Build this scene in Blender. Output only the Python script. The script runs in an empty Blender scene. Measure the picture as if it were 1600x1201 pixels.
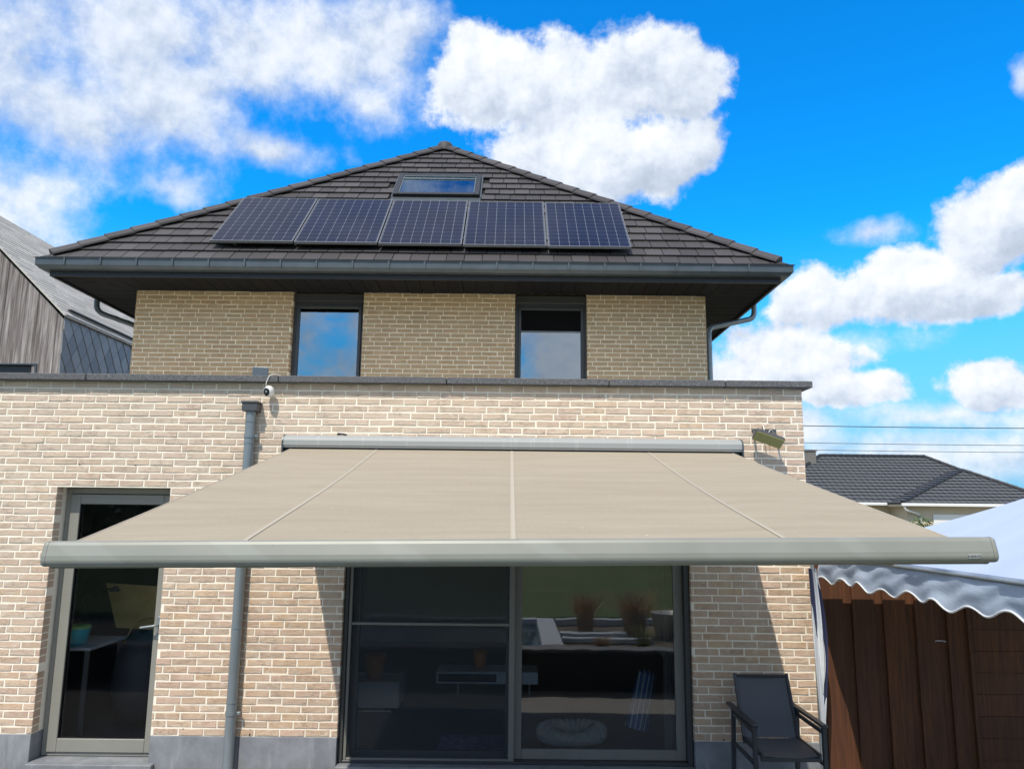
import bpy, math, random
from mathutils import Matrix, Vector
random.seed(7)
R = math.radians
S = bpy.context.scene
col = S.collection

# ------------------------------------------------------------------ camera
cp, sp, cr, sr = math.cos(R(9.4)), math.sin(R(9.4)), math.cos(R(0.6)), math.sin(R(0.6))
CM = Matrix(((1, 0, 0), (0, 0, -1), (0, 1, 0))) @ Matrix(((1, 0, 0), (0, cp, -sp), (0, sp, cp))) @ Matrix(((cr, -sr, 0), (sr, cr, 0), (0, 0, 1)))
cd = bpy.data.cameras.new('camera')
cam = bpy.data.objects.new('camera', cd)
col.objects.link(cam)
cam.matrix_world = Matrix.Translation((0, -7.2, 2.4)) @ CM.to_4x4()
cd.sensor_width = 36
cd.lens = 1202 / 1600 * 36
cd.clip_start = 0.05
cd.clip_end = 2000
S.camera = cam

# ------------------------------------------------------------------ node helpers
class NT:
    def __init__(self, nt):
        self.nt = nt
    def new(self, t, **k):
        n = self.nt.nodes.new(t)
        for a, b in k.items():
            setattr(n, a, b)
        return n
    def put(self, sock, v):
        if v is None:
            return
        if isinstance(v, bpy.types.NodeSocket):
            self.nt.links.new(v, sock)
        elif isinstance(v, (tuple, list)) and sock.type == 'RGBA' and len(v) == 3:
            sock.default_value = (*v, 1)
        else:
            sock.default_value = v
    def m(self, op, a, b=None, c=None, clamp=False):
        n = self.new('ShaderNodeMath', operation=op, use_clamp=clamp)
        for i, v in enumerate((a, b, c)):
            self.put(n.inputs[i], v)
        return n.outputs[0]
    def v(self, op, a, b=None, out=0):
        n = self.new('ShaderNodeVectorMath', operation=op)
        self.put(n.inputs[0], a)
        self.put(n.inputs[1], b)
        return n.outputs[out]
    def noise(self, vec, scale, detail=4, rough=.5, out=0, lac=2.0):
        n = self.new('ShaderNodeTexNoise')
        self.put(n.inputs['Vector'], vec)
        n.inputs['Scale'].default_value = scale
        n.inputs['Detail'].default_value = detail
        n.inputs['Roughness'].default_value = rough
        n.inputs['Lacunarity'].default_value = lac
        return n.outputs[out]
    def mix(self, f, a, b, mode='MIX'):
        n = self.new('ShaderNodeMix', data_type='RGBA', blend_type=mode)
        self.put(n.inputs[0], f)
        self.put(n.inputs[6], a)
        self.put(n.inputs[7], b)
        return n.outputs[2]
    def ramp(self, f, stops, interp='LINEAR'):
        n = self.new('ShaderNodeValToRGB')
        n.color_ramp.interpolation = interp
        e = n.color_ramp.elements
        while len(e) < len(stops):
            e.new(0.5)
        for i, (p, c) in enumerate(stops):
            e[i].position = p
            e[i].color = (*c, 1) if isinstance(c, (tuple, list)) else (c, c, c, 1)
        self.put(n.inputs[0], f)
        return n.outputs[0]
    def sm(self, x, a, b, lo=0.0, hi=1.0):
        n = self.new('ShaderNodeMapRange', interpolation_type='SMOOTHSTEP')
        for i, v in enumerate((x, a, b, lo, hi)):
            self.put(n.inputs[i], v)
        return n.outputs[0]
    def sep(self, v):
        n = self.new('ShaderNodeSeparateXYZ')
        self.put(n.inputs[0], v)
        return n.outputs
    def comb(self, x, y, z):
        n = self.new('ShaderNodeCombineXYZ')
        for i, v in enumerate((x, y, z)):
            self.put(n.inputs[i], v)
        return n.outputs[0]
    def bump(self, h, strength=.3, dist=.01):
        n = self.new('ShaderNodeBump')
        n.inputs['Strength'].default_value = strength
        n.inputs['Distance'].default_value = dist
        self.put(n.inputs['Height'], h)
        return n.outputs[0]

# ------------------------------------------------------------------ world: sky and clouds
SUN = Vector((-0.40, -1.0, 1.62)).normalized()
W = bpy.data.worlds.new('World')
S.world = W
W.use_nodes = True
W.node_tree.nodes.clear()
w = NT(W.node_tree)
tc = w.new('ShaderNodeTexCoord').outputs['Generated']
sky = w.new('ShaderNodeTexSky', sky_type='NISHITA')
sky.sun_disc = False
sky.sun_elevation = math.asin(SUN.z)
sky.sun_rotation = math.atan2(SUN.x, SUN.y)
sky.altitude = 0
sky.air_density = 1.0
sky.dust_density = 0.4
sky.ozone_density = 2.5
hs = w.new('ShaderNodeHueSaturation')
w.put(hs.inputs['Color'], sky.outputs[0])
hs.inputs['Saturation'].default_value = 1.35
hs.inputs['Value'].default_value = 1.0
x, y, z = w.sep(tc)
az = w.m('ARCTAN2', x, y)
el = w.m('ARCSINE', w.m('MAXIMUM', w.m('MINIMUM', z, .9999), -.9999))
P = w.comb(az, el, 0.0)
skyc = w.mix(w.sm(el, .03, .36, .95, 0), w.mix(1.0, hs.outputs[0], (.10, 1.36, 1.68), 'MULTIPLY'), (1.5, 3.35, 5.3))
wn = w.v('SUBTRACT', w.noise(tc, 6.0, 4, .55, out=1), (.5, .5, .5))
wn = w.v('MULTIPLY', wn, (.11, .08, 0))
PW = w.v('ADD', P, wn)
pwe = w.sep(PW)[1]
CL_SOFT = [(-0.531, 0.516, 0.138, 0.091, 0.9), (-0.569, 0.434, 0.101, 0.076, 1.0), (-0.60, 0.34, 0.083, 0.072, 0.9), (-0.455, 0.474, 0.098, 0.072, 0.9), (-0.506, 0.542, 0.088, 0.037, 0.7), (-0.296, 0.557, 0.165, 0.059, 1), (-0.185, 0.577, 0.08, 0.073, 0.9), (-0.191, 0.513, 0.061, 0.032, 0.6), (-0.312, 0.433, 0.078, 0.026, 0.8), (-0.453, 0.375, 0.081, 0.032, 0.6), (-0.529, 0.296, 0.103, 0.032, 0.5), (0.453, 0.328, 0.048, 0.022, 0.7), (0.623, 0.462, 0.015, 0.019, 0.7), (0.477, 0.07, 0.176, 0.037, 0.75), (0.50, .115, .12, .022, .7), (.36, .10, .08, .03, .75), (.42, .205, .12, .03, .6)]
CL_HARD = [(-0.022, 0.537, 0.099, 0.056, 1), (0.085, 0.522, 0.123, 0.078, 1), (0.209, 0.543, 0.072, 0.052, 1), (0.207, 0.449, 0.075, 0.055, 1), (0.085, 0.447, 0.138, 0.06, 1), (-0.076, 0.535, 0.054, 0.032, 0.8), (0.572, 0.313, 0.065, 0.051, 1), (0.61, 0.327, 0.051, 0.046, 1), (0.476, 0.263, 0.091, 0.044, 1), (0.398, 0.256, 0.071, 0.045, 0.9), (0.357, 0.189, 0.1, 0.043, 1), (0.42, 0.147, 0.075, 0.027, 0.9), (0.546, 0.146, 0.051, 0.028, 0.9), (0.287, 0.161, 0.068, 0.048, 0.9), (0.566, 0.244, 0.07, 0.028, 0.9)]
def field(lst, k=1.12):
    f = None; hs_ = None; ws_ = None
    for a, e, ra, re, wt in lst:
        d = w.v('LENGTH', w.v('MULTIPLY', w.v('SUBTRACT', PW, (a, e, 0)), (1 / (ra * k), 1 / (re * k), 0)), out=1)
        g = w.m('SUBTRACT', wt, d)
        f = g if f is None else w.m('SMOOTH_MAX', f, g, .25)
        gp = w.m('MAXIMUM', g, 0.0)
        hh = w.m('MULTIPLY', gp, w.m('MULTIPLY', w.m('SUBTRACT', pwe, e), 1 / re))
        hs_ = hh if hs_ is None else w.m('ADD', hs_, hh)
        ws_ = gp if ws_ is None else w.m('ADD', ws_, gp)
    return f, w.m('DIVIDE', hs_, w.m('ADD', ws_, .05))
(fs, hs1), (fh, hs2) = field(CL_SOFT, 1.25), field(CL_HARD, 1.04)
fs = w.m('ADD', fs, -.05)
n1 = w.m('SUBTRACT', w.noise(tc, 9.0, 12, .62), .5)
n2 = w.m('SUBTRACT', w.noise(tc, 20.0, 10, .6), .5)
gen = w.m('MULTIPLY', w.m('SUBTRACT', w.noise(w.v('MULTIPLY', tc, (1, 1, 1.8)), 3.6, 8, .6), .395), 5.5)
front = w.m('MULTIPLY', w.sm(w.m('ABSOLUTE', az), .72, .85, 1, 0), w.sm(el, .64, .72, 1, 0))
fs2 = w.m('ADD', w.m('MULTIPLY', fs, front), w.m('MULTIPLY', gen, w.m('SUBTRACT', 1.0, front)))
fh2 = w.m('ADD', w.m('MULTIPLY', fh, front), w.m('MULTIPLY', w.m('SUBTRACT', front, 1.0), 3.0))
a_s = w.sm(w.m('ADD', fs2, w.m('ADD', w.m('MULTIPLY', n1, 2.3), w.m('MULTIPLY', n2, .4))), -.3, .7)
a_h = w.sm(w.m('ADD', fh2, w.m('ADD', w.m('MULTIPLY', n1, 1.5), w.m('MULTIPLY', n2, 1.0))), -.10, .24)
alpha = w.m('MAXIMUM', w.m('MULTIPLY', a_s, .93), a_h)
# billows: difference of the noise towards the light gives soft relief
up = w.v('ADD', tc, (-.010, 0, .018))
upw = w.v('ADD', tc, (-.004, 0, .008))
rel = w.m('SUBTRACT', n1, w.m('SUBTRACT', w.noise(up, 9.0, 7, .56), .5))
relf = w.m('SUBTRACT', n2, w.m('SUBTRACT', w.noise(upw, 20.0, 7, .58), .5))
rel2 = w.m('SUBTRACT', w.noise(tc, 3.5, 4, .5), .5)
thick = w.sm(w.m('MAXIMUM', fh2, w.m('SUBTRACT', fs2, .25)), .1, .9)
lit = w.m('ADD', w.m('ADD', .59, w.m('MULTIPLY', rel, 1.7)), w.m('ADD', w.m('MULTIPLY', relf, .75), w.m('MULTIPLY', rel2, .7)))
lit = w.m('ADD', lit, w.m('MULTIPLY', w.m('MULTIPLY', w.m('MAXIMUM', w.m('MINIMUM', hs2, .8), -.8), w.sm(fh2, -.1, .2)), .36))
lit = w.m('ADD', lit, w.m('MULTIPLY', w.m('SUBTRACT', thick, .5), .10), clamp=True)
cc = w.ramp(lit, [(0, (.42, .50, .62)), (.35, (.58, .66, .79)), (.65, (.80, .86, .95)), (.9, (.96, .98, 1.0))])
bs = w.new('ShaderNodeBackground')
w.put(bs.inputs[0], skyc)
bs.inputs[1].default_value = .15
bc = w.new('ShaderNodeBackground')
w.put(bc.inputs[0], cc)
bc.inputs[1].default_value = .92
mx = w.new('ShaderNodeMixShader')
w.put(mx.inputs[0], alpha)
w.put(mx.inputs[1], bs.outputs[0])
w.put(mx.inputs[2], bc.outputs[0])
w.put(w.new('ShaderNodeOutputWorld').inputs[0], mx.outputs[0])

sd = bpy.data.lights.new('sun', 'SUN')
sd.energy = 4.0
sd.angle = R(.53)
sd.color = (1, .93, .82)
so = bpy.data.objects.new('sun', sd)
col.objects.link(so)
so.rotation_euler = SUN.to_track_quat('Z', 'Y').to_euler()
so.location = (0, -20, 30)

S.view_settings.view_transform = 'Standard'
S.view_settings.look = 'None'
S.view_settings.exposure = 0.22
S.view_settings.gamma = 1

# ------------------------------------------------------------------ materials
def mat(name, color=(.5, .5, .5), rough=.6, metal=0.0, fn=None, spec=.5):
    m = bpy.data.materials.new(name)
    m.use_nodes = True
    t = NT(m.node_tree)
    b = m.node_tree.nodes['Principled BSDF']
    b.inputs['Base Color'].default_value = (*color, 1)
    b.inputs['Roughness'].default_value = rough
    b.inputs['Metallic'].default_value = metal
    b.inputs['Specular IOR Level'].default_value = spec
    if fn:
        fn(t, b)
    return m
def obco(t):
    return t.new('ShaderNodeTexCoord').outputs['Object']
def weathered(base, amt=.25, scale=6, bump=.15, bscale=60, stretch=(1, 1, 1)):
    def f(t, b):
        c = t.v('MULTIPLY', obco(t), stretch)
        n = t.noise(c, scale, 6, .6)
        lo = tuple(v * (1 - amt) for v in base)
        hi = tuple(min(1, v * (1 + amt)) for v in base)
        t.put(b.inputs['Base Color'], t.ramp(n, [(.3, lo), (.7, hi)]))
        if bump:
            t.put(b.inputs['Normal'], t.bump(t.noise(c, bscale, 4, .6), bump, .004))
    return f
def brick_fn(cols, bloom):
    def f(t, b):
        c = obco(t)
        g = t.new('ShaderNodeNewGeometry').outputs['Random Per Island']
        a = t.ramp(g, [(i / (len(cols) - 1), k) for i, k in enumerate(cols)])
        # sanded, mottled clay
        n = t.noise(c, 45, 6, .65)
        a = t.mix(t.m('MULTIPLY', t.sm(n, .5, .72), .16), a, tuple(v * .62 for v in cols[1]))
        a = t.mix(t.m('MULTIPLY', t.sm(t.noise(c, 17, 5, .6), .48, .7), .5), a, bloom)
        if bloom[0] > .5:   # lime bloom heaviest high on the wall, warmer clean brick low down
            z = t.sep(c)[2]
            xx = t.sep(c)[0]
            h = t.m('ADD', t.m('MULTIPLY', z, .28), t.m('ADD', t.m('MULTIPLY', xx, -.05), t.m('MULTIPLY', t.noise(c, 1.2, 4, .6), .9)))
            a = t.mix(t.sm(h, .85, 1.6, 0, .40), a, bloom)
        t.put(b.inputs['Base Color'], a)
        crease = t.noise(t.v('MULTIPLY', c, (1, 1, 3.2)), 22, 8, .7)
        cn_ = t.noise(t.v('MULTIPLY', c, (1, 1, 2.6)), 11, 5, .6)
        ck = t.sm(t.m('ABSOLUTE', t.m('SUBTRACT', cn_, .5)), .006, .022, 1, 0)
        ck = t.m('MULTIPLY', ck, t.sm(t.noise(c, 7, 3, .5), .48, .6))
        a = t.mix(t.m('MULTIPLY', ck, .20), a, tuple(v * .35 for v in cols[1]))  # crease pits also darkened in the colour, as shade in them
        t.put(b.inputs['Base Color'], a)
        t.put(b.inputs['Normal'], t.bump(t.m('SUBTRACT', t.m('ADD', crease, t.m('MULTIPLY', n, .5)), t.m('MULTIPLY', ck, .5)), .6, .012))
    return f
M = {}
M['brick'] = mat('brick_sanded', rough=.9, fn=brick_fn([(.51, .36, .25), (.55, .405, .29), (.53, .375, .285), (.59, .44, .315), (.54, .42, .315), (.49, .355, .26), (.57, .405, .265)], (.66, .58, .485)), spec=.2)
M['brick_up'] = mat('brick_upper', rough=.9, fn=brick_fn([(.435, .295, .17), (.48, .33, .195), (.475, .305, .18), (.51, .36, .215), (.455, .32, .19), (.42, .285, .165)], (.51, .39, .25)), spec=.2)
M['mortar'] = mat('mortar', rough=.95, fn=weathered((.84, .78, .66), .07, 9, .4, 120), spec=.2)
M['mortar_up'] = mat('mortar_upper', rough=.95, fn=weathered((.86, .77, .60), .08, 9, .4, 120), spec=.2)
def stone_fn(t, b):
    c = obco(t)
    n = t.noise(c, 4, 7, .65)
    a = t.ramp(n, [(.3, (.155, .165, .185)), (.7, (.26, .27, .29))])
    z = t.sep(c)[2]
    dirt = t.m('MULTIPLY', t.sm(t.m('ADD', z, t.m('MULTIPLY', t.noise(t.v('MULTIPLY', c, (1, 1, .3)), 9, 5, .6), .28)), .20, .42, 1, 0), .5)
    a = t.mix(dirt, a, (.11, .105, .095))
    a = t.mix(t.sm(t.noise(t.v('MULTIPLY', c, (1, 1, .15)), 13, 4, .6), .56, .7, 0, .3), a, (.36, .37, .38))
    t.put(b.inputs['Base Color'], a)
    t.put(b.inputs['Normal'], t.bump(t.noise(c, 90, 4, .6), .3, .004))
M['bluestone'] = mat('bluestone', rough=.7, fn=stone_fn)
def coping_fn(t, b):
    c = obco(t)
    n = t.noise(c, 90, 5, .75)
    n2 = t.noise(c, 6, 5, .6)
    a = t.ramp(n, [(.36, (.028, .03, .033)), (.52, (.12, .12, .125)), (.68, (.25, .25, .25))])
    t.put(b.inputs['Base Color'], t.mix(t.m('MULTIPLY', n2, .6), a, (.085, .088, .095)))
    t.put(b.inputs['Normal'], t.bump(n, .5, .006))
M['coping'] = mat('coping_stone', rough=.85, fn=coping_fn)
def tile_fn(t, b):
    c = obco(t)
    g = t.new('ShaderNodeNewGeometry').outputs['Random Per Island']
    a = t.ramp(g, [(0, (.038, .034, .036)), (.5, (.052, .047, .049)), (1, (.070, .063, .066))])
    n = t.noise(c, 30, 6, .7)
    a = t.mix(t.sm(n, .45, .8, 0, .5), a, (.08, .073, .07))
    t.put(b.inputs['Base Color'], a)
    t.put(b.inputs['Normal'], t.bump(n, .35, .004))
M['tile'] = mat('roof_tile', rough=.62, spec=.35, fn=tile_fn)
M['zinc'] = mat('grey_zinc', rough=.42, metal=.35, fn=weathered((.075, .092, .104), .16, 4, .06, 40))
M['pipe'] = mat('zinc_pipe', rough=.38, metal=.45, fn=weathered((.23, .265, .285), .16, 5, .08, 30, (1, 1, .3)))
M['fascia'] = mat('anthracite_board', (.013, .014, .017), .45)
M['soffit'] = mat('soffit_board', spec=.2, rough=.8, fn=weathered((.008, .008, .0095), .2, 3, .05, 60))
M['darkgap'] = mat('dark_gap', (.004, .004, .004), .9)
M['frame_dark'] = mat('anthracite_frame', (.045, .048, .052), .4)
M['frame_grey'] = mat('quartz_grey_frame', rough=.4, fn=weathered((.235, .23, .20), .05, 3, .05, 200))
M['frame_slide'] = mat('sliding_frame', rough=.4, fn=weathered((.17, .165, .15), .06, 3, .05, 200))
M['seal'] = mat('black_seal', (.01, .01, .011), .6)
def fabric_fn(t, b):
    c = obco(t)
    x_, y_, z_ = t.sep(c)
    base = t.ramp(t.noise(t.v('MULTIPLY', c, (.5, 3.5, 1)), 2.2, 5, .6), [(.3, (.318, .270, .205)), (.7, (.362, .312, .24))])
    sp_ = t.noise(c, 38, 2, .5)
    base = t.mix(t.sm(sp_, .80, .82), base, (.7, .66, .6))
    base = t.mix(t.sm(t.noise(t.v('ADD', c, (7, 3, 1)), 15, 2, .5), .79, .81), base, (.12, .10, .08))
    t.put(b.inputs['Base Color'], base)
    wv = t.m('SINE', t.m('MULTIPLY', y_, 950))
    n = t.noise(t.v('MULTIPLY', c, (1, 6, 1)), 14, 5, .7)
    cr_ = t.noise(t.v('MULTIPLY', c, (3.5, 1, 1)), 9, 4, .6)
    t.put(b.inputs['Normal'], t.bump(t.m('ADD', t.m('ADD', n, t.m('MULTIPLY', cr_, .6)), t.m('MULTIPLY', wv, .03)), .6, .014))
M['awning'] = mat('acrylic_awning_cloth', rough=.85, fn=fabric_fn, spec=.2)
M['seam'] = mat('cloth_seam', (.40, .355, .29), .85, spec=.2)
def bar_fn(t, b):
    c = obco(t)
    n = t.noise(c, 2.2, 5, .6)
    a = t.ramp(n, [(.3, (.222, .222, .192)), (.7, (.256, .256, .224))])
    s = t.sep(c)
    d = t.m('SINE', t.m('ADD', t.m('MULTIPLY', s[0], 9), t.m('MULTIPLY', s[2], 14)))
    a = t.mix(t.m('MULTIPLY', t.sm(t.m('MULTIPLY', d, t.noise(c, 1.1, 3, .5)), .30, .42), .2), a, (.33, .335, .31))
    dots = t.noise(c, 70, 2, .5)
    a = t.mix(t.sm(dots, .76, .80, 0, .5), a, (.10, .10, .09))
    t.put(b.inputs['Base Color'], a)
    t.put(b.inputs['Roughness'], t.m('ADD', .38, t.m('MULTIPLY', n, .2)))
M['bar'] = mat('powder_coat_grey', rough=.45, metal=.15, fn=bar_fn)
def cas_fn(t, b):
    c = obco(t)
    n = t.noise(t.v('MULTIPLY', c, (9, 1, .6)), 3, 6, .65)
    t.put(b.inputs['Base Color'], t.mix(t.sm(n, .55, .8, 0, .6), (.29, .30, .295), (.46, .475, .465)))
M['cassette'] = mat('cassette_grey', rough=.6, metal=0, fn=cas_fn)
M['black'] = mat('black_plastic', (.012, .012, .013), .4)
M['white_plastic'] = mat('white_plastic', (.78, .77, .72), .35)
M['dgrey'] = mat('dark_grey_plastic', (.06, .065, .07), .45)
M['steel'] = mat('brushed_steel', (.55, .55, .54), .3, .8)
M['led'] = mat('yellowed_diffuser', rough=.35, fn=lambda t, b: t.put(b.inputs['Base Color'], t.mix(t.sm(t.m('SINE', t.m('MULTIPLY', t.sep(obco(t))[0], 300)), -.2, .6, 0, .3), (.36, .34, .13), (.25, .235, .09))))
M['solar_grey'] = mat('small_solar_sheet', rough=.3, fn=weathered((.16, .19, .23), .12, 30, .05))

def glass_mat(name, tint=(.5, .54, .56), ior=1.9, rcol=(1, 1, 1)):
    m = bpy.data.materials.new(name)
    m.use_nodes = True
    nt = m.node_tree
    nt.nodes.clear()
    t = NT(nt)
    tr = t.new('ShaderNodeBsdfTransparent')
    tr.inputs[0].default_value = (*tint, 1)
    gl = t.new('ShaderNodeBsdfGlossy')
    gl.inputs['Roughness'].default_value = .012
    gl.inputs['Color'].default_value = (*rcol, 1)
    wav = t.noise(obco(t), 1.6, 2, .4)
    nb = t.bump(wav, .06, .03)
    t.put(gl.inputs['Normal'], nb)
    fr = t.new('ShaderNodeFresnel')
    fr.inputs[0].default_value = ior
    mx_ = t.new('ShaderNodeMixShader')
    t.put(mx_.inputs[0], fr.outputs[0])
    t.put(mx_.inputs[1], tr.outputs[0])
    t.put(mx_.inputs[2], gl.outputs[0])
    t.put(t.new('ShaderNodeOutputMaterial').inputs[0], mx_.outputs[0])
    return m
M['glass'] = glass_mat('window_glass', (.85, .89, .91), 2.0)
M['glass_back'] = glass_mat('screened_glass', (.9, .94, .96), 1.35)
M['glass_door'] = glass_mat('door_glass', (.92, .95, .97), 1.28)
M['glass_up'] = glass_mat('coated_window_glass', (.8, .84, .88), 3.8, (.86, .93, 1))
M['glass_sky'] = glass_mat('roof_window_glass', (.2, .24, .28), 4.2, (.72, .87, 1))
def screen_fn():
    m = bpy.data.materials.new('insect_mesh')
    m.use_nodes = True
    nt = m.node_tree
    nt.nodes.clear()
    t = NT(nt)
    tr = t.new('ShaderNodeBsdfTransparent')
    tr.inputs[0].default_value = (1, 1, 1, 1)
    df = t.new('ShaderNodeBsdfDiffuse')
    df.inputs[0].default_value = (.075, .085, .095, 1)
    c = obco(t)
    s = t.sep(c)
    g = t.m('MULTIPLY', t.m('SINE', t.m('MULTIPLY', s[0], 700)), t.m('SINE', t.m('MULTIPLY', s[2], 700)))
    mx_ = t.new('ShaderNodeMixShader')
    t.put(mx_.inputs[0], t.m('ADD', .28, t.m('MULTIPLY', g, .04)))
    t.put(mx_.inputs[1], tr.outputs[0])
    t.put(mx_.inputs[2], df.outputs[0])
    t.put(t.new('ShaderNodeOutputMaterial').inputs[0], mx_.outputs[0])
    return m
M['screen'] = screen_fn()
def cell_fn(t, b):
    c = obco(t)
    s = t.sep(c)
    u = t.m('ABSOLUTE', t.m('SUBTRACT', t.m('FRACT', t.m('MULTIPLY', t.m('SUBTRACT', s[0], .02), 8 / 1.11)), .5))
    v = t.m('ABSOLUTE', t.m('SUBTRACT', t.m('FRACT', t.m('MULTIPLY', t.m('SUBTRACT', s[1], .02), 12 / 1.58)), .5))
    ln = t.m('MAXIMUM', t.m('MULTIPLY', t.m('GREATER_THAN', u, .478), .8), t.m('MULTIPLY', t.m('GREATER_THAN', v, .474), .38))
    dm = t.m('GREATER_THAN', t.m('ADD', u, v), .915)
    k = t.m('MAXIMUM', ln, dm)
    g = t.noise(c, 1.5, 3, .5)
    base = t.ramp(g, [(.3, (.005, .007, .022)), (.7, (.009, .012, .034))])
    t.put(b.inputs['Base Color'], t.mix(t.m('MULTIPLY', k, .85), base, (.17, .18, .21)))
    b.inputs['Coat Weight'].default_value = .22
    b.inputs['Coat Roughness'].default_value = .06
    b.inputs['Specular IOR Level'].default_value = .1
M['cells'] = mat('solar_cells', rough=.35, fn=cell_fn)
M['mframe'] = mat('module_frame', (.20, .205, .22), .4, .5)
M['alu'] = mat('aluminium_edge', (.55, .56, .58), .35, .6)
def wood_v(t, b):
    c = obco(t)
    n = t.noise(t.v('MULTIPLY', c, (7.0, 7, .35)), 3, 6, .65)
    nn = t.noise(t.v('MULTIPLY', c, (60, 60, 1.2)), 2, 4, .6)
    a = t.ramp(n, [(.3, (.07, .058, .055)), (.45, (.16, .138, .13)), (.56, (.28, .255, .245)), (.7, (.46, .44, .42))])
    t.put(b.inputs['Base Color'], t.mix(t.m('MULTIPLY', nn, .5), a, (.13, .11, .105)))
    t.put(b.inputs['Normal'], t.bump(nn, .4, .01))
M['cladding'] = mat('silvered_timber', rough=.85, fn=wood_v)
def shingle_fn(t, b):
    c = obco(t)
    g = t.new('ShaderNodeNewGeometry').outputs['Random Per Island']
    a = t.ramp(g, [(0, (.36, .34, .30)), (.5, (.45, .42, .38)), (1, (.55, .52, .47))])
    n = t.noise(c, 12, 6, .7)
    t.put(b.inputs['Base Color'], t.mix(t.sm(n, .4, .7, 0, .5), a, (.28, .28, .26)))
M['shingle'] = mat('weathered_shingle', rough=.85, fn=shingle_fn)
def slate_fn(t, b):
    g = t.new('ShaderNodeNewGeometry').outputs['Random Per Island']
    a = t.ramp(g, [(0, (.20, .20, .205)), (1, (.31, .31, .31))])
    t.put(b.inputs['Base Color'], a)
M['slate'] = mat('diamond_slate', rough=.45, fn=slate_fn)
def fence_fn(t, b):
    c = obco(t)
    g = t.new('ShaderNodeNewGeometry').outputs['Random Per Island']
    n = t.noise(t.v('MULTIPLY', c, (14, 14, .8)), 3, 6, .65)
    a = t.ramp(n, [(.3, (.055, .018, .006)), (.7, (.165, .056, .015))])
    a = t.mix(t.m('MULTIPLY', g, .45), a, (.05, .018, .006))
    t.put(b.inputs['Base Color'], a)
    t.put(b.inputs['Normal'], t.bump(n, .5, .01))
M['fence'] = mat('stained_fence_board', rough=.7, fn=fence_fn)
def cloth(name, c, tl=.25):
    m = mat(name, c, .8, spec=.2)
    nt = m.node_tree
    t = NT(nt)
    b = nt.nodes['Principled BSDF']
    n = t.noise(obco(t), 9, 4, .6)
    t.put(b.inputs['Normal'], t.bump(n, .25, .02))
    tl_ = t.new('ShaderNodeBsdfTranslucent')
    tl_.inputs[0].default_value = (*c, 1)
    mx_ = t.new('ShaderNodeMixShader')
    mx_.inputs[0].default_value = tl
    t.put(mx_.inputs[1], b.outputs[0])
    t.put(mx_.inputs[2], tl_.outputs[0])
    t.put(nt.nodes['Material Output'].inputs[0], mx_.outputs[0])
    return m
M['canopy'] = cloth('pale_blue_canopy', (.385, .46, .65), .05)
M['white_cloth'] = cloth('white_tape', (.82, .84, .86), .2)
def stripe_fn(t, b):
    s = t.sep(obco(t))
    k = t.m('GREATER_THAN', t.m('SINE', t.m('ADD', t.m('MULTIPLY', s[0], 75), t.m('MULTIPLY', s[1], 30))), .1)
    t.put(b.inputs['Base Color'], t.mix(k, (.62, .66, .72), (.03, .04, .10)))
M['stripe'] = mat('navy_striped_cloth', rough=.8, fn=stripe_fn)
def textilene(t, b):
    c = obco(t)
    s = t.sep(c)
    g = t.m('MULTIPLY', t.m('SINE', t.m('MULTIPLY', s[0], 900)), t.m('SINE', t.m('MULTIPLY', s[2], 900)))
    t.put(b.inputs['Base Color'], t.mix(t.m('ADD', .5, t.m('MULTIPLY', g, .5)), (.060, .064, .076), (.095, .10, .115)))
M['textilene'] = mat('woven_textilene', rough=.55, fn=textilene)
M['chairmetal'] = mat('anthracite_aluminium', (.030, .036, .044), .38)
M['floor_in'] = mat('dark_floor_tile', (.07, .075, .09), .4)
M['plaster'] = mat('interior_plaster', (.78, .78, .76), .9)
M['darkroom'] = mat('dark_furniture_and_shade', (.03, .03, .033), .7)
M['furn_white'] = mat('white_lacquer', (.62, .64, .66), .4)
M['orange'] = mat('orange_glaze', (.62, .22, .03), .35)
M['teal'] = mat('teal_plastic', (.03, .60, .70), .3)
M['green'] = mat('green_plastic', (.35, .75, .25), .4)
M['plywood'] = mat('birch_board', rough=.6, fn=weathered((.70, .50, .20), .15, 5, .05))
M['rug'] = mat('purple_rug', rough=.95, fn=weathered((.26, .21, .36), .35, 25, .6, 60))
M['bed'] = mat('fluffy_bed', rough=.95, fn=weathered((.45, .45, .43), .12, 20, .9, 45))
M['curtain'] = mat('grey_curtain', (.35, .35, .34), .9)
M['lampshade'] = mat('peach_lampshade', (.95, .45, .22), .6)
M['foliage'] = mat('leaf_green', rough=.7, fn=weathered((.06, .10, .028), .5, 2, 0))
M['bark'] = mat('bark', (.12, .085, .06), .9)
def grass_fn(t, b):
    c = obco(t)
    n = t.noise(t.v('MULTIPLY', c, (.35, 1, 1)), .9, 6, .7)
    n2 = t.noise(c, 25, 4, .7)
    a = t.ramp(n, [(.3, (.05, .085, .018)), (.5, (.10, .15, .035)), (.7, (.19, .20, .07))])
    t.put(b.inputs['Base Color'], t.mix(t.m('MULTIPLY', n2, .6), a, (.05, .075, .015)))
    t.put(b.inputs['Normal'], t.bump(n2, .8, .03))
M['lawn'] = mat('lawn_grass', rough=.9, fn=grass_fn)
M['soil'] = mat('planter_gravel', rough=.95, fn=weathered((.16, .13, .10), .5, 40, .8, 60))
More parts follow.
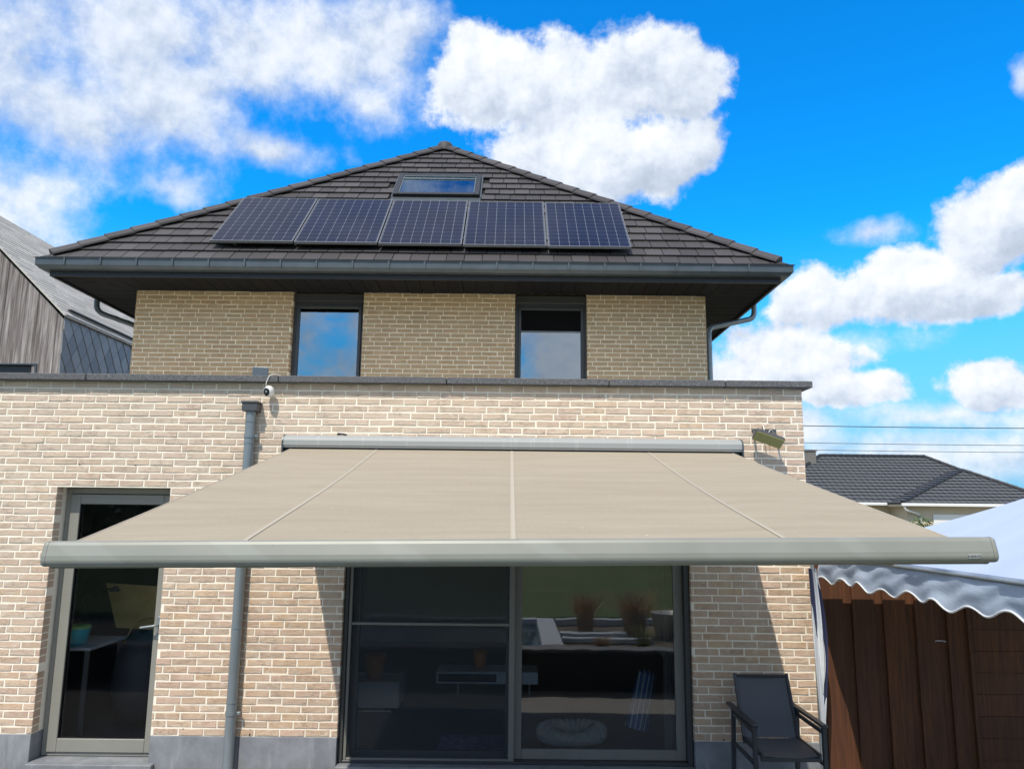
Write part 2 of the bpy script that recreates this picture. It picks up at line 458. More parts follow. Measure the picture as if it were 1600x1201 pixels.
def pave_fn(t, b):
    n = t.new('ShaderNodeTexBrick')
    t.put(n.inputs['Vector'], obco(t))
    n.offset = 0
    n.inputs['Scale'].default_value = 1
    n.inputs['Brick Width'].default_value = .8
    n.inputs['Row Height'].default_value = .8
    n.inputs['Mortar Size'].default_value = .004
    n.inputs['Color1'].default_value = (.28, .27, .26, 1)
    n.inputs['Color2'].default_value = (.33, .32, .30, 1)
    n.inputs['Mortar'].default_value = (.12, .12, .11, 1)
    t.put(b.inputs['Base Color'], t.mix(.3, n.outputs[0], t.ramp(t.noise(obco(t), 3, 6, .6), [(.3, (.2, .2, .2)), (.7, (.36, .35, .34))])))
M['paving'] = mat('patio_tile', rough=.7, fn=pave_fn)
M['water'] = mat('pool_water', (.02, .05, .07), .06)
M['poolstone'] = mat('pool_coping', (.55, .60, .66), .6)
M['retain'] = mat('dark_retaining_brick', rough=.85, fn=weathered((.035, .03, .028), .4, 8, .4, 50))
M['strawgrass'] = mat('straw_grass', rough=.8, fn=weathered((.50, .32, .15), .4, 4, 0))
M['yellowgrass'] = mat('yellow_green_grass', rough=.8, fn=weathered((.30, .30, .06), .3, 4, 0))
M['bwall'] = mat('cream_block_wall', rough=.85, fn=weathered((.52, .45, .33), .08, 20, .2))
def btile_fn(t, b):
    c = obco(t)
    s = t.sep(c)
    # interlocking tile columns
    wv = t.m('SINE', t.m('MULTIPLY', s[0], 2 * math.pi / .30))
    n = t.noise(c, 8, 5, .7)
    a = t.ramp(n, [(.3, (.050, .054, .060)), (.7, (.095, .10, .108))])
    a = t.mix(t.sm(wv, -.95, -.6, .8, 0), a, (.02, .022, .026))
    t.put(b.inputs['Base Color'], a)
M['btile'] = mat('dark_pantile', rough=.7, fn=btile_fn)
M['bgutter'] = mat('white_gutter', (.72, .72, .70), .5)
M['bchim'] = mat('chimney_brick', rough=.9, fn=weathered((.16, .15, .14), .3, 10, .2))
M['cable'] = mat('cable_black', (.02, .022, .03), .6)

# ------------------------------------------------------------------ mesh helpers
class MB:
    def __init__(self):
        self.v = []; self.f = []; self.mi = []; self.sm = []
    def add(self, vs, fs, mi=0, sm=False):
        o = len(self.v)
        self.v.extend(tuple(p) for p in vs)
        for f in fs:
            self.f.append(tuple(o + i for i in f)); self.mi.append(mi); self.sm.append(sm)
        return self
    def box(self, x0, x1, y0, y1, z0, z1, mi=0, T=None):
        vs = [(x, y, z) for x in (x0, x1) for y in (y0, y1) for z in (z0, z1)]
        if T: vs = [T @ Vector(p) for p in vs]
        return self.add(vs, [(0, 1, 3, 2), (4, 6, 7, 5), (0, 4, 5, 1), (2, 3, 7, 6), (0, 2, 6, 4), (1, 5, 7, 3)], mi)
    def bbox(self, x0, x1, y0, y1, z0, z1, b=.004, mi=0, T=None):
        """box with chamfered edges"""
        vs = []; idx = {}
        X = (x0, x1); Y = (y0, y1); Z = (z0, z1)
        for i in (0, 1):
            for j in (0, 1):
                for k in (0, 1):
                    sx, sy, sz = (1, -1)[i] * b, (1, -1)[j] * b, (1, -1)[k] * b
                    idx[i, j, k] = len(vs)
                    vs += [(X[i], Y[j] + sy, Z[k] + sz), (X[i] + sx, Y[j], Z[k] + sz), (X[i] + sx, Y[j] + sy, Z[k])]
        g = lambda i, j, k, a: idx[i, j, k] + a
        fs = []
        for i in (0, 1):
            q = [g(i, 0, 0, 0), g(i, 1, 0, 0), g(i, 1, 1, 0), g(i, 0, 1, 0)]; fs.append(q if i else q[::-1])
            q = [g(0, i, 0, 1), g(1, i, 0, 1), g(1, i, 1, 1), g(0, i, 1, 1)]; fs.append(q if not i else q[::-1])
            q = [g(0, 0, i, 2), g(1, 0, i, 2), g(1, 1, i, 2), g(0, 1, i, 2)]; fs.append(q if i else q[::-1])
        for a in (0, 1):
            for c in (0, 1):
                fs.append([g(a, c, 0, 0), g(a, c, 1, 0), g(a, c, 1, 1), g(a, c, 0, 1)])
                fs.append([g(a, 0, c, 0), g(a, 1, c, 0), g(a, 1, c, 2), g(a, 0, c, 2)])
                fs.append([g(0, a, c, 1), g(1, a, c, 1), g(1, a, c, 2), g(0, a, c, 2)])
                for k in (0, 1):
                    pass
        for i in (0, 1):
            for j in (0, 1):
                for k in (0, 1):
                    fs.append([g(i, j, k, 0), g(i, j, k, 1), g(i, j, k, 2)])
        if T: vs = [T @ Vector(p) for p in vs]
        return self.add(vs, fs, mi)
    def prism(self, pts, axis, a0, a1, mi=0, sm=False, caps=True):
        """extrude 2D polygon along axis: 'x' -> pts are (y,z); 'y' -> (x,z); 'z' -> (x,y)"""
        def mk(a, p): return {'x': (a, p[0], p[1]), 'y': (p[0], a, p[1]), 'z': (p[0], p[1], a)}[axis]
        n = len(pts)
        vs = [mk(a0, p) for p in pts] + [mk(a1, p) for p in pts]
        fs = [(i, (i + 1) % n, n + (i + 1) % n, n + i) for i in range(n)]
        self.add(vs, fs, mi, sm)
        if caps:
            self.add(vs, [tuple(range(n)), tuple(range(2 * n - 1, n - 1, -1))], mi)
        return self
    def tube(self, path, r, n=10, mi=0, caps=True, sm=True):
        path = [Vector(p) for p in path]
        rs = r if isinstance(r, (list, tuple)) else [r] * len(path)
        rings = []
        up = None
        for i, p in enumerate(path):
            d = (path[min(i + 1, len(path) - 1)] - path[max(i - 1, 0)]).normalized()
            if up is None:
                up = Vector((0, 0, 1)) if abs(d.z) < .9 else Vector((0, 1, 0))
            s = d.cross(up).normalized(); u = s.cross(d).normalized(); up = u
            rings.append([p + (s * math.cos(2 * math.pi * k / n) + u * math.sin(2 * math.pi * k / n)) * rs[i] for k in range(n)])
        vs = [v for rg in rings for v in rg]
        fs = [(i * n + k, i * n + (k + 1) % n, (i + 1) * n + (k + 1) % n, (i + 1) * n + k) for i in range(len(path) - 1) for k in range(n)]
        self.add(vs, fs, mi, sm)
        if caps:
            self.add(vs, [tuple(range(n))[::-1], tuple((len(path) - 1) * n + k for k in range(n))], mi)
        return self
    def lathe(self, prof, c=(0, 0, 0), n=20, mi=0, T=None, sm=True):
        vs = [Vector((c[0] + r * math.cos(2 * math.pi * k / n), c[1] + r * math.sin(2 * math.pi * k / n), c[2] + z)) for r, z in prof for k in range(n)]
        if T: vs = [T @ v for v in vs]
        fs = [(i * n + k, i * n + (k + 1) % n, (i + 1) * n + (k + 1) % n, (i + 1) * n + k) for i in range(len(prof) - 1) for k in range(n)]
        return self.add(vs, fs, mi, sm)
    def bar(self, a, b, w_, h_, up=(0, 0, 1), mi=0, bev=.003):
        a, b = Vector(a), Vector(b)
        d = (b - a); L = d.length; d.normalize()
        s = d.cross(Vector(up)).normalized(); u = s.cross(d)
        T = Matrix(((d.x, s.x, u.x, a.x), (d.y, s.y, u.y, a.y), (d.z, s.z, u.z, a.z), (0, 0, 0, 1)))
        return self.bbox(0, L, -w_ / 2, w_ / 2, -h_ / 2, h_ / 2, bev, mi, T)
    def grid(self, fn, nu, nv, mi=0, sm=True):
        vs = [fn(i / nu, j / nv) for j in range(nv + 1) for i in range(nu + 1)]
        fs = [(j * (nu + 1) + i, j * (nu + 1) + i + 1, (j + 1) * (nu + 1) + i + 1, (j + 1) * (nu + 1) + i) for j in range(nv) for i in range(nu)]
        return self.add(vs, fs, mi, sm)
    def build(self, name, mats, parent=None):
        me = bpy.data.meshes.new(name)
        me.from_pydata([tuple(p) for p in self.v], [], self.f)
        for m in (mats if isinstance(mats, (list, tuple)) else [mats]):
            me.materials.append(m)
        me.polygons.foreach_set('material_index', self.mi)
        me.polygons.foreach_set('use_smooth', self.sm)
        me.update()
        o = bpy.data.objects.new(name, me)
        col.objects.link(o)
        if parent is not None:
            par(o, parent)
        return o
def wmat(o):
    m = Matrix.LocRotScale(o.location, o.rotation_euler, o.scale)
    return m
def par(o, p):
    o.parent = p
    q = p; W_ = Matrix()
    if q.parent is None and q.type == 'EMPTY' and not q.get('_local'):
        o.matrix_parent_inverse = wmat(q).inverted()
def thing(name, label, cat, loc=(0, 0, 0), group=None):
    o = bpy.data.objects.new(name, None)
    col.objects.link(o)
    o.location = loc
    o['label'] = label; o['category'] = cat
    if group: o['group'] = group
    return o
def tag(o, label, cat, group=None, kind=None):
    if label: o['label'] = label
    if cat: o['category'] = cat
    if group: o['group'] = group
    if kind: o['kind'] = kind
    return o
def clip(poly, a, b, c):
    """keep a*x+b*y<=c"""
    out = []
    for i in range(len(poly)):
        p, q = poly[i], poly[(i + 1) % len(poly)]
        dp, dq = a * p[0] + b * p[1] - c, a * q[0] + b * q[1] - c
        if dp <= 0: out.append(p)
        if (dp < 0 < dq) or (dq < 0 < dp):
            t = dp / (dp - dq)
            out.append((p[0] + (q[0] - p[0]) * t, p[1] + (q[1] - p[1]) * t))
    return out

# ------------------------------------------------------------------ ground
g = MB(); g.box(-300, 300, -300, 500, -.5, -.03)
M['ground'] = mat('dry_ground', rough=.95, fn=weathered((.20, .19, .14), .35, .4, 0))
tag(g.build('ground', M['ground']), None, None, kind='structure')
g = MB(); g.box(-9, 6, -3.55, 0, -.028, 0)
tag(g.build('patio', M['paving']), None, None, kind='structure')
# raised garden behind the camera, seen mirrored in the panes
g = MB()
g.box(-40, 2.9, -60, -6.7, .0, .55); g.box(2.9, 30, -60, -3.9, 0, .55); g.box(-40, -9, -6.7, -3.9, 0, .55)
tag(g.build('raised_lawn', M['lawn']), None, None, kind='structure')
rw = MB(); rw.box(-9, 2.9, -3.75, -3.55, 0, .5)
o = rw.build('retaining_wall', M['retain']); tag(o, 'low dark brick retaining wall along the far edge of the patio', 'wall')
rc = MB(); rc.bbox(-9, 2.9, -3.8, -3.5, .502, .545, .006); rc.build('wall_cap', M['bluestone'], o)
g = MB(); g.box(-9, 2.9, -6.7, -3.76, .05, .42)
tag(g.build('planting_bed', M['soil']), None, None, kind='structure')
pl = thing('garden_pool', 'rectangular garden pond with pale stone rim', 'pond', (-2.5, -5.3, .42))
p_ = MB(); p_.box(-6.0, .45, -6.5, -3.85, .425, .45); p_.build('water_surface', M['water'], pl)
p_ = MB(); p_.bbox(.45, .78, -6.62, -3.81, .425, .55, .008); p_.bbox(-6.4, .45, -6.7, -6.5, .425, .55, .008); p_.build('stone_rim', M['poolstone'], pl)
for q_, lb_ in (((.82, 2.8, -6.7, -6.55, .53), 'long pale edging stone between planting bed and lawn'), ((.82, 2.2, -4.9, -4.75, .5), 'pale edging stone nearest the dark retaining wall'), ((.82, 1.9, -5.5, -5.3, .49), 'short pale edging stone in the middle of the planting bed')):
    st = MB(); st.bbox(q_[0], q_[1], q_[2], q_[3], .425, q_[4], .01)
    tag(st.build('edging_stone', M['poolstone']), lb_, 'edging stone', 'edging stones across the planting bed')
def tuft(name, label, x, y, r, h, n, m, grp=None):
    b = MB()
    for i in range(n):
        a = random.uniform(0, 2 * math.pi); q = r * random.random() * .35
        bx, by = x + q * math.cos(a), y + q * math.sin(a)
        l = h * random.uniform(.6, 1.1); sp_ = r * random.uniform(.2, 1.0)
        pts = [(bx + sp_ * t * t * math.cos(a), by + sp_ * t * t * math.sin(a), .42 + l * t * (1 - .15 * t)) for t in (0, .35, .7, 1)]
        wd = .006
        px, py = -math.sin(a) * wd, math.cos(a) * wd
        vs = []
        for k, p in enumerate(pts):
            s = (1, .9, .7, .15)[k]
            vs += [(p[0] - px * s, p[1] - py * s, p[2]), (p[0] + px * s, p[1] + py * s, p[2])]
        b.add(vs, [(0, 1, 3, 2), (2, 3, 5, 4), (4, 5, 7, 6)])
    return tag(b.build(name, m), label, 'grass plant', grp)
tuft('ornamental_grass', 'airy straw brown grass clump nearest the pond rim', 1.3, -6.1, .45, .8, 260, M['strawgrass'], 'grass clumps in the planting bed')
tuft('ornamental_grass', 'tall dense rust brown grass clump in the planting bed', 2.05, -5.6, .5, .85, 420, M['strawgrass'], 'grass clumps in the planting bed')
tuft('ornamental_grass', 'small ginger grass tuft by the wall cap', 1.35, -4.1, .22, .25, 140, M['strawgrass'], 'grass clumps in the planting bed')
tuft('ornamental_grass', 'yellow green upright grass tuft by the wall cap', 1.95, -4.15, .25, .42, 120, M['yellowgrass'], 'grass clumps in the planting bed')
wp = MB(); wp.lathe([(.0, 0), (.22, 0), (.28, .36), (.30, .38), (.27, .38), (.24, .30), (0, .30)], (2.6, -5.5, .42), 20)
tag(wp.build('flower_pot', M['white_plastic']), 'round white flower pot at the end of the planting bed', 'flower pot')
hg = MB()
for i in range(9000):
    x0 = random.uniform(-40, 40); z0 = .3 + random.random() ** .8 * (5.2 + 1.6 * math.sin(x0 * .7) + math.sin(x0 * 1.9)); y0 = -46 + random.uniform(-1.5, 1.5)
    s = random.uniform(.15, .4); a = random.uniform(0, 6.3); e = random.uniform(-1, 1)
    u = Vector((math.cos(a), math.sin(a), e)).normalized() * s; v_ = Vector((-math.sin(a) * .5, math.cos(a) * .5, .8)) * s
    c0 = Vector((x0, y0, z0)); hg.add([c0 - u, c0 - v_, c0 + u, c0 + v_], [(0, 1, 2, 3)])
tag(hg.build('garden_hedge', M['foliage']), 'tall dark hedge closing the far end of the garden', 'hedge', kind='stuff')

# ------------------------------------------------------------------ the house
YU = 3.75
house = thing('brick_house', 'beige brick house with dark hipped roof and flat roofed ground floor extension', 'house', (-1.3, 3.75, 0))
def brick_wall(name, x0, x1, z0, z1, openings, T, mats, parent, bw=.2125, bh=.0545, j=.0115, th=.28, flaws=()):
    b = MB()
    cw, ch = bw + j, bh + j
    n = int(round((z1 - z0) / ch)); ch = (z1 - z0) / n; bh_ = ch - j
    for r in range(n):
        za = z0 + r * ch + j * .5; zb = za + bh_; zm = (za + zb) / 2
        spans = [(x0, x1)]
        for (a, c, d, e) in openings:
            if d < zm < e:
                ns = []
                for s, q in spans:
                    if a > s: ns.append((s, min(q, a)))
                    if c < q: ns.append((max(s, c), q))
                spans = [k for k in ns if k[1] - k[0] > .01]
        off = (.5 * cw if r % 2 else 0) + (.25 * cw if r % 5 == 3 else 0) + random.uniform(-.012, .012)
        k = math.floor((x0 - off) / cw) - 1
        while x0 + (k) * cw + off - x0 < x1 - x0 + cw:
            bx = off + k * cw; k += 1
            if bx > x1: break
            for s, q in spans:
                xa, xb = max(bx + random.uniform(-.002, .002), s), min(bx + bw + random.uniform(-.002, .002), q)
                if xb - xa < .018: continue
                jt = lambda: random.uniform(-.0018, .0018)
                dz = random.uniform(-.001, .001)
                e = .0045
                y0 = random.uniform(-.0035, .0); ty = random.uniform(-.0015, .0015)
                za_, zb_ = za + dz, zb + dz
                v = [(xa, .1, za_), (xb, .1, za_), (xb, .1, zb_), (xa, .1, zb_)]
                xm = (xa + xb) / 2
                # outer ring with wavy top and bottom edge
                ring = [(xa, za_ + jt()), (xm, za_ + jt()), (xb, za_ + jt()), (xb, zb_ + jt()), (xm, zb_ + jt()), (xa, zb_ + jt())]
                v = [(p[0], .1, p[1]) for p in ring]
                v += [(p[0], y0 + .0035, p[1]) for p in ring]
                inn = [(xa + e, ring[0][1] + e), (xm, ring[1][1] + e), (xb - e, ring[2][1] + e), (xb - e, ring[3][1] - e), (xm, ring[4][1] - e), (xa + e, ring[5][1] - e)]
                v += [(p[0], y0 + ty * (1 if i in (0, 1, 2) else -1) + jt() * .8, p[1]) for i, p in enumerate(inn)]
                f = [(12, 13, 16, 17), (13, 14, 15, 16)]
                for i in range(6):
                    i2 = (i + 1) % 6
                    f.append((6 + i, 6 + i2, 12 + i2, 12 + i)); f.append((i, i2, 6 + i2, 6 + i))
                b.add([T @ Vector(p) for p in v], f, 0)
    # mortar body with openings
    m0 = .0028
    ops = [(a - .0 + 0, c, d, e) for a, c, d, e in openings]
    xs = sorted(set([x0 + .004, x1 - .004] + [k for o_ in ops for k in (o_[0] - m0 * .5, o_[1] + m0 * .5) if x0 < k < x1]))
    zs = sorted(set([z0, z1] + [k for o_ in ops for k in (o_[2], o_[3] + m0 * .5) if z0 < k < z1]))
    def solid(i, k):
        if not (0 <= i < len(xs) - 1 and 0 <= k < len(zs) - 1): return False
        cx, cz = (xs[i] + xs[i + 1]) / 2, (zs[k] + zs[k + 1]) / 2
        return not any(a < cx < c and d < cz < e for a, c, d, e in ops)
    for i in range(len(xs) - 1):
        for k in range(len(zs) - 1):
            if not solid(i, k): continue
            xa, xb, za, zb = xs[i], xs[i + 1], zs[k], zs[k + 1]
            q = [(xa, m0, za), (xb, m0, za), (xb, m0, zb), (xa, m0, zb), (xa, th, za), (xb, th, za), (xb, th, zb), (xa, th, zb)]
            f = [(0, 1, 2, 3), (7, 6, 5, 4)]
            if not solid(i - 1, k): f.append((0, 3, 7, 4))
            if not solid(i + 1, k): f.append((1, 5, 6, 2))
            if not solid(i, k - 1): f.append((0, 4, 5, 1))
            if not solid(i, k + 1): f.append((3, 2, 6, 7))
            b.add([T @ Vector(p) for p in q], f, 1)
    for (fx, fz) in flaws:   # open weep joints
        b.box(fx - .006, fx + .006, -.0012, .02, fz, fz + bh_, 2, T)
    return b.build(name, mats, parent)

DOOR = (-4.205, -3.157, .2, 2.585)
SLIDE = (-1.51, 1.645, .2, 2.55)
PL = .425
I4 = Matrix()
weeps = [(-2.87, PL + .006), (-2.28, PL + .006), (-4.02, 2.79), (-3.5, 2.79), (1.9, PL + .006)]
brick_wall('ground_floor_wall', -7.6, 2.745, PL, 3.577, [DOOR, SLIDE], I4, [M['brick'], M['mortar'], M['darkgap']], house, flaws=weeps)
brick_wall('extension_side_wall', .285, 3.9, 0, 3.577, [], Matrix(((0, -1, 0, 2.745), (1, 0, 0, 0), (0, 0, 1, 0), (0, 0, 0, 1))), [M['brick'], M['mortar'], M['darkgap']], house)
# plinth slabs
for a, c in ((-7.6, -6.2), (-6.196, -4.206), (-3.156, -2.376), (-2.372, -1.512), (1.647, 2.745)):
    pb = MB(); pb.bbox(a, c, -.004, .28, -.02, PL - .002, .003)
    pb.build('stone_plinth', M['bluestone'], house)
W1, W2 = (-3.235, -2.19, 3.4, 5.60), (.035, 1.088, 3.4, 5.60)
TU = Matrix.Translation((0, YU, 0))
upm = [M['brick_up'], M['mortar_up'], M['darkgap']]
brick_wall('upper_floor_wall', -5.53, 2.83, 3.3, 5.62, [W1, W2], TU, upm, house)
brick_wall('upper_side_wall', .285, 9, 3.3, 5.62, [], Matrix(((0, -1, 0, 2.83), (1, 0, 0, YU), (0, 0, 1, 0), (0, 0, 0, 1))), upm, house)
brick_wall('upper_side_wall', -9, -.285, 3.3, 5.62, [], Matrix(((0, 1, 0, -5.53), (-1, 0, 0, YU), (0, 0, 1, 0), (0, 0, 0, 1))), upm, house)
hb = MB(); hb.box(-5.5, 2.8, 12.5, 12.75, 0, 5.6); hb.box(-7.6, 2.7, 12.4, 12.49, 0, 3.2); hb.box(-7.6, -7.5, .29, 12.3, 0, 3.4)
hb.build('rear_wall', M['plaster'], house)
# parapet coping stones and flat roof
for a, c in ((-7.7, -5.2), (-5.192, -4.01), (-4.002, -2.20), (-2.192, -.62), (-.612, .91), (.918, 2.005), (2.013, 2.825)):
    cb = MB(); cb.bbox(a, c, -.075 + random.uniform(-.002, .002), .34, 3.579, 3.642, .006)
    cb.build('parapet_coping', M['coping'], house)
cb = MB(); cb.bbox(2.42, 2.825, .344, 3.7, 3.579, 3.641, .006)
cb.build('parapet_coping', M['coping'], house)
fr_ = MB(); fr_.box(-7.5, 2.5, .29, YU - .005, 3.2, 3.32); fr_.build('flat_roof', mat('bounce_gravel', rough=.95, fn=weathered((.62, .57, .48), .25, 40, .5, 80)), house)  # hidden roof made pale gravel to bounce warm light onto the upper wall

# ---- hipped roof
XL, XR, YF, ZE = -6.42, 3.74, 2.85, 5.72
AX, AY, AZ = -1.31, 6.44, 9.15
YB = 13.6; AY2 = YB - (AY - YF)
def roof_face(b, O, U, V, poly, holes=(), ew=.255, tw=.245, th=.022, seed=1):
    """tiles laid over poly (u,v), frame O,U,V"""
    rnd = random.Random(seed)
    N = U.cross(V).normalized()
    vmax = max(p[1] for p in poly); umin = min(p[0] for p in poly); umax = max(p[0] for p in poly)
    n = int(vmax / ew) + 1
    for r in range(n):
        v0 = r * ew; off = (r % 2) * .5 * tw + rnd.uniform(-.01, .01) + (.07 if r % 3 == 0 else 0)
        k = int(umin / tw) - 2
        while k * tw + off < umax:
            u0 = k * tw + off; k += 1
            q = [(u0 + .005, v0 + rnd.uniform(-.003, .003)), (u0 + tw - .005, v0 + rnd.uniform(-.003, .003)), (u0 + tw - .005, v0 + ew + .03), (u0 + .005, v0 + ew + .03)]
            for i in range(len(poly)):
                a, c = poly[i], poly[(i + 1) % len(poly)]
                nx, ny = (c[1] - a[1]), -(c[0] - a[0])
                q = clip(q, nx, ny, nx * a[0] + ny * a[1])
                if len(q) < 3: break
            if len(q) < 3: continue
            cx, cy = sum(p[0] for p in q) / len(q), sum(p[1] for p in q) / len(q)
            if any(h[0] < cx < h[1] and h[2] < cy < h[3] for h in holes): continue
            for h in holes:
                if q and max(p[0] for p in q) > h[0] and min(p[0] for p in q) < h[1] and h[2] < cy < h[3]:
                    q = clip(q, 1, 0, h[0]) if cx < h[0] else clip(q, -1, 0, -h[1])
            if len(q) < 3: continue
            wob = rnd.uniform(-.002, .002)
            top = [O + U * p[0] + V * p[1] + N * (.045 + wob - (p[1] - v0) / (ew + .03) * .030) for p in q]
            bot = [t - N * th for t in top]
            m_ = len(q)
            b.add(top + bot, [tuple(range(m_))] + [(i, i + m_, (i + 1) % m_ + m_, (i + 1) % m_) for i in range(m_)])
rf = MB()
ZA = AZ - ZE
O = Vector((0, YF, ZE)); V = Vector((0, AY - YF, ZA)); LV = V.length; V.normalize(); U = Vector((1, 0, 0))
PITCH = math.atan2(ZA, AY - YF)
NR = U.cross(V)
SK = (-1.955, -.555, 2.36, 3.33)
roof_face(rf, O, U, V, [(XL, 0), (XR, 0), (AX, LV)], holes=[(SK[0] - .03, SK[1] + .03, SK[2] - .13, SK[3] + .06)], seed=3)
# side faces
V2 = Vector((AX - XR, 0, ZA)); L2 = V2.length; V2.normalize()
roof_face(rf, Vector((XR, YF, ZE)), Vector((0, 1, 0)), V2, [(0, 0), (YB - YF, 0), (AY2 - YF, L2), (AY - YF, L2)], seed=4)
V3 = Vector((AX - XL, 0, ZA)); L3 = V3.length; V3.normalize()
roof_face(rf, Vector((XL, YB, ZE)), Vector((0, -1, 0)), V3, [(0, 0), (YB - YF, 0), (YB - AY, L3), (YB - AY2, L3)], seed=5)
roof = rf.build('tiled_roof', M['tile'], house)
un = MB()
un.add([(XL, YF, ZE), (XR, YF, ZE), (AX, AY, AZ), (AX, AY2, AZ), (XL, YB, ZE), (XR, YB, ZE)], [(0, 1, 2), (1, 5, 3, 2), (5, 4, 3), (4, 0, 2, 3), (0, 4, 5, 1)])
un.build('roof_underlay', M['darkgap'], roof)
def ridge(a, c, n, name, parent):
    a, c = Vector(a), Vector(c)
    b = MB(); d = (c - a); L = d.length; d.normalize()
    s = d.cross(Vector((0, 0, 1))).normalized(); u = s.cross(d).normalized()
    sec = [(-.13, -.035), (-.128, -.008), (-.045, .062), (-.02, .072), (.02, .072), (.045, .062), (.128, -.008), (.13, -.035)]
    st_ = L / n
    for i in range(n):
        p0, p1 = a + d * (i * st_), a + d * ((i + 1) * st_ + .03)
        vs = []
        for p, k, h in ((p0, 1.0, .010), (p1, .95, -.004)):
            vs += [p + s * (x_ * k) + u * (z_ * k + h) for x_, z_ in sec]
        m_ = len(sec)
        b.add(vs, [(j, j + 1, m_ + j + 1, m_ + j) for j in range(m_ - 1)] + [tuple(range(m_))])
    return b.build(name, M['tile'], parent)
ridge((XL + .1, YF + .06, ZE + .085), (AX, AY, AZ + .03), 19, 'hip_tiles', roof)
ridge((XR - .1, YF + .06, ZE + .085), (AX, AY, AZ + .03), 19, 'hip_tiles', roof)
ridge((AX, AY2, AZ + .03), (AX, AY, AZ + .03), 9, 'ridge_tiles', roof)
cpb = MB(); cpb.lathe([(.15, -.10), (.15, .02), (.12, .07), (.07, .095), (0, .10)], (AX, AY - .02, AZ + .03), 18)
cpb.build('apex_cap', M['tile'], roof)

# ---- gutter, fascia, soffit
gx0, gx1, gy0, gy1 = -6.5, 3.82, 2.80, 13.7
prof = [(0, 5.738), (.012, 5.745), (.02, 5.732), (.022, 5.64), (.06, 5.598), (.15, 5.592), (.15, 5.73), (.143, 5.73), (.143, 5.61), (.065, 5.61), (.032, 5.645), (.03, 5.735)]
gb = MB()
def ringpt(o, z_): return [(gx0 + o, gy0 + o, z_), (gx1 - o, gy0 + o, z_), (gx1 - o, gy1 - o, z_), (gx0 + o, gy1 - o, z_)]
vs = [p for o_, z_ in prof for p in ringpt(o_, z_)]
fs = [(i * 4 + k, ((i + 1) % len(prof)) * 4 + k, ((i + 1) % len(prof)) * 4 + (k + 1) % 4, i * 4 + (k + 1) % 4) for i in range(len(prof)) for k in range(4)]
gb.add(vs, fs)
gut = gb.build('rain_gutter', M['zinc'], house)
k = gx0 + .42
while k < gx1 - .2:
    gk = MB(); gk.bbox(k - .013, k + .013, gy0 + .004, gy0 + .024, 5.635, 5.742, .002)
    gk.add([(k - .013, gy0 + .02, 5.64), (k + .013, gy0 + .02, 5.64), (k + .013, gy0 + .06, 5.592), (k - .013, gy0 + .06, 5.592), (k - .013, gy0 + .15, 5.587), (k + .013, gy0 + .15, 5.587)], [(0, 1, 2, 3), (3, 2, 5, 4)])
    gk.build('gutter_bracket', M['zinc'], gut)
    k += .488
fb = MB()
fi, fo = .185, .155
for (z0, z1) in ((5.52, 5.665),):
    a = [(gx0 + fo, gy0 + fo), (gx1 - fo, gy0 + fo), (gx1 - fo, gy1 - fo), (gx0 + fo, gy1 - fo)]
    c = [(gx0 + fi, gy0 + fi), (gx1 - fi, gy0 + fi), (gx1 - fi, gy1 - fi), (gx0 + fi, gy1 - fi)]
    vs = [(*p, z0) for p in a] + [(*p, z1) for p in a] + [(*p, z0) for p in c] + [(*p, z1) for p in c]
    for k in range(4):
        k2 = (k + 1) % 4
        fb.add([vs[k], vs[k2], vs[4 + k2], vs[4 + k], vs[8 + k], vs[8 + k2], vs[12 + k2], vs[12 + k]], [(0, 1, 2, 3), (5, 4, 7, 6), (4, 5, 1, 0), (3, 2, 6, 7)])
fb.build('fascia_board', M['fascia'], house)
sb = MB()
sx0, sx1, sy0, sy1 = gx0 + fi, gx1 - fi, gy0 + fi, gy1 - fi
wx0, wx1 = -5.53, 2.83
zs0 = 5.555
def board(q):
    if len(q) >= 3:
        n_ = len(q)
        dz_ = random.uniform(-.0015, .0015)
        sb.add([(p[0], p[1], zs0 + dz_) for p in q] + [(p[0], p[1], zs0 + .012) for p in q], [tuple(range(n_))[::-1]] + [(i, (i + 1) % n_, (i + 1) % n_ + n_, i + n_) for i in range(n_)])
bwid = .2
x_ = sx0
while x_ < sx1:
    q = [(x_ + .004, sy0), (x_ + bwid - .004, sy0), (x_ + bwid - .004, YU + .003), (x_ + .004, YU + .003)]
    m1 = (YU - sy0) / (wx0 - sx0)
    q = clip(q, -m1, 1, -m1 * sx0 + sy0 - .003)   # below mitre at left
    m2 = (YU - sy0) / (sx1 - wx1)
    q = clip(q, m2, 1, m2 * sx1 + sy0 - .003)
    board(q); x_ += bwid
y_ = sy0
while y_ < sy1:
    q = [(sx0, y_ + .004), (wx0 + .003, y_ + .004), (wx0 + .003, y_ + bwid - .004), (sx0, y_ + bwid - .004)]
    board(clip(q, m1, -1, m1 * sx0 - sy0 - .003))
    q = [(wx1 - .003, y_ + .004), (sx1, y_ + .004), (sx1, y_ + bwid - .004), (wx1 - .003, y_ + bwid - .004)]
    board(clip(q, -m2, -1, -m2 * sx1 - sy0 - .003))
    y_ += bwid
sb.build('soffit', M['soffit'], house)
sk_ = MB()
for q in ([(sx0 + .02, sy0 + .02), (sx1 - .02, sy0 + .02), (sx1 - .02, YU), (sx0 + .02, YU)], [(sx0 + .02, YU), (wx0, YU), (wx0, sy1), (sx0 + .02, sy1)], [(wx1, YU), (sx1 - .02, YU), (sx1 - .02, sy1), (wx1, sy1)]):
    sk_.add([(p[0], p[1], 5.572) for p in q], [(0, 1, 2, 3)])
sk_.build('soffit_backing', M['darkgap'], house)
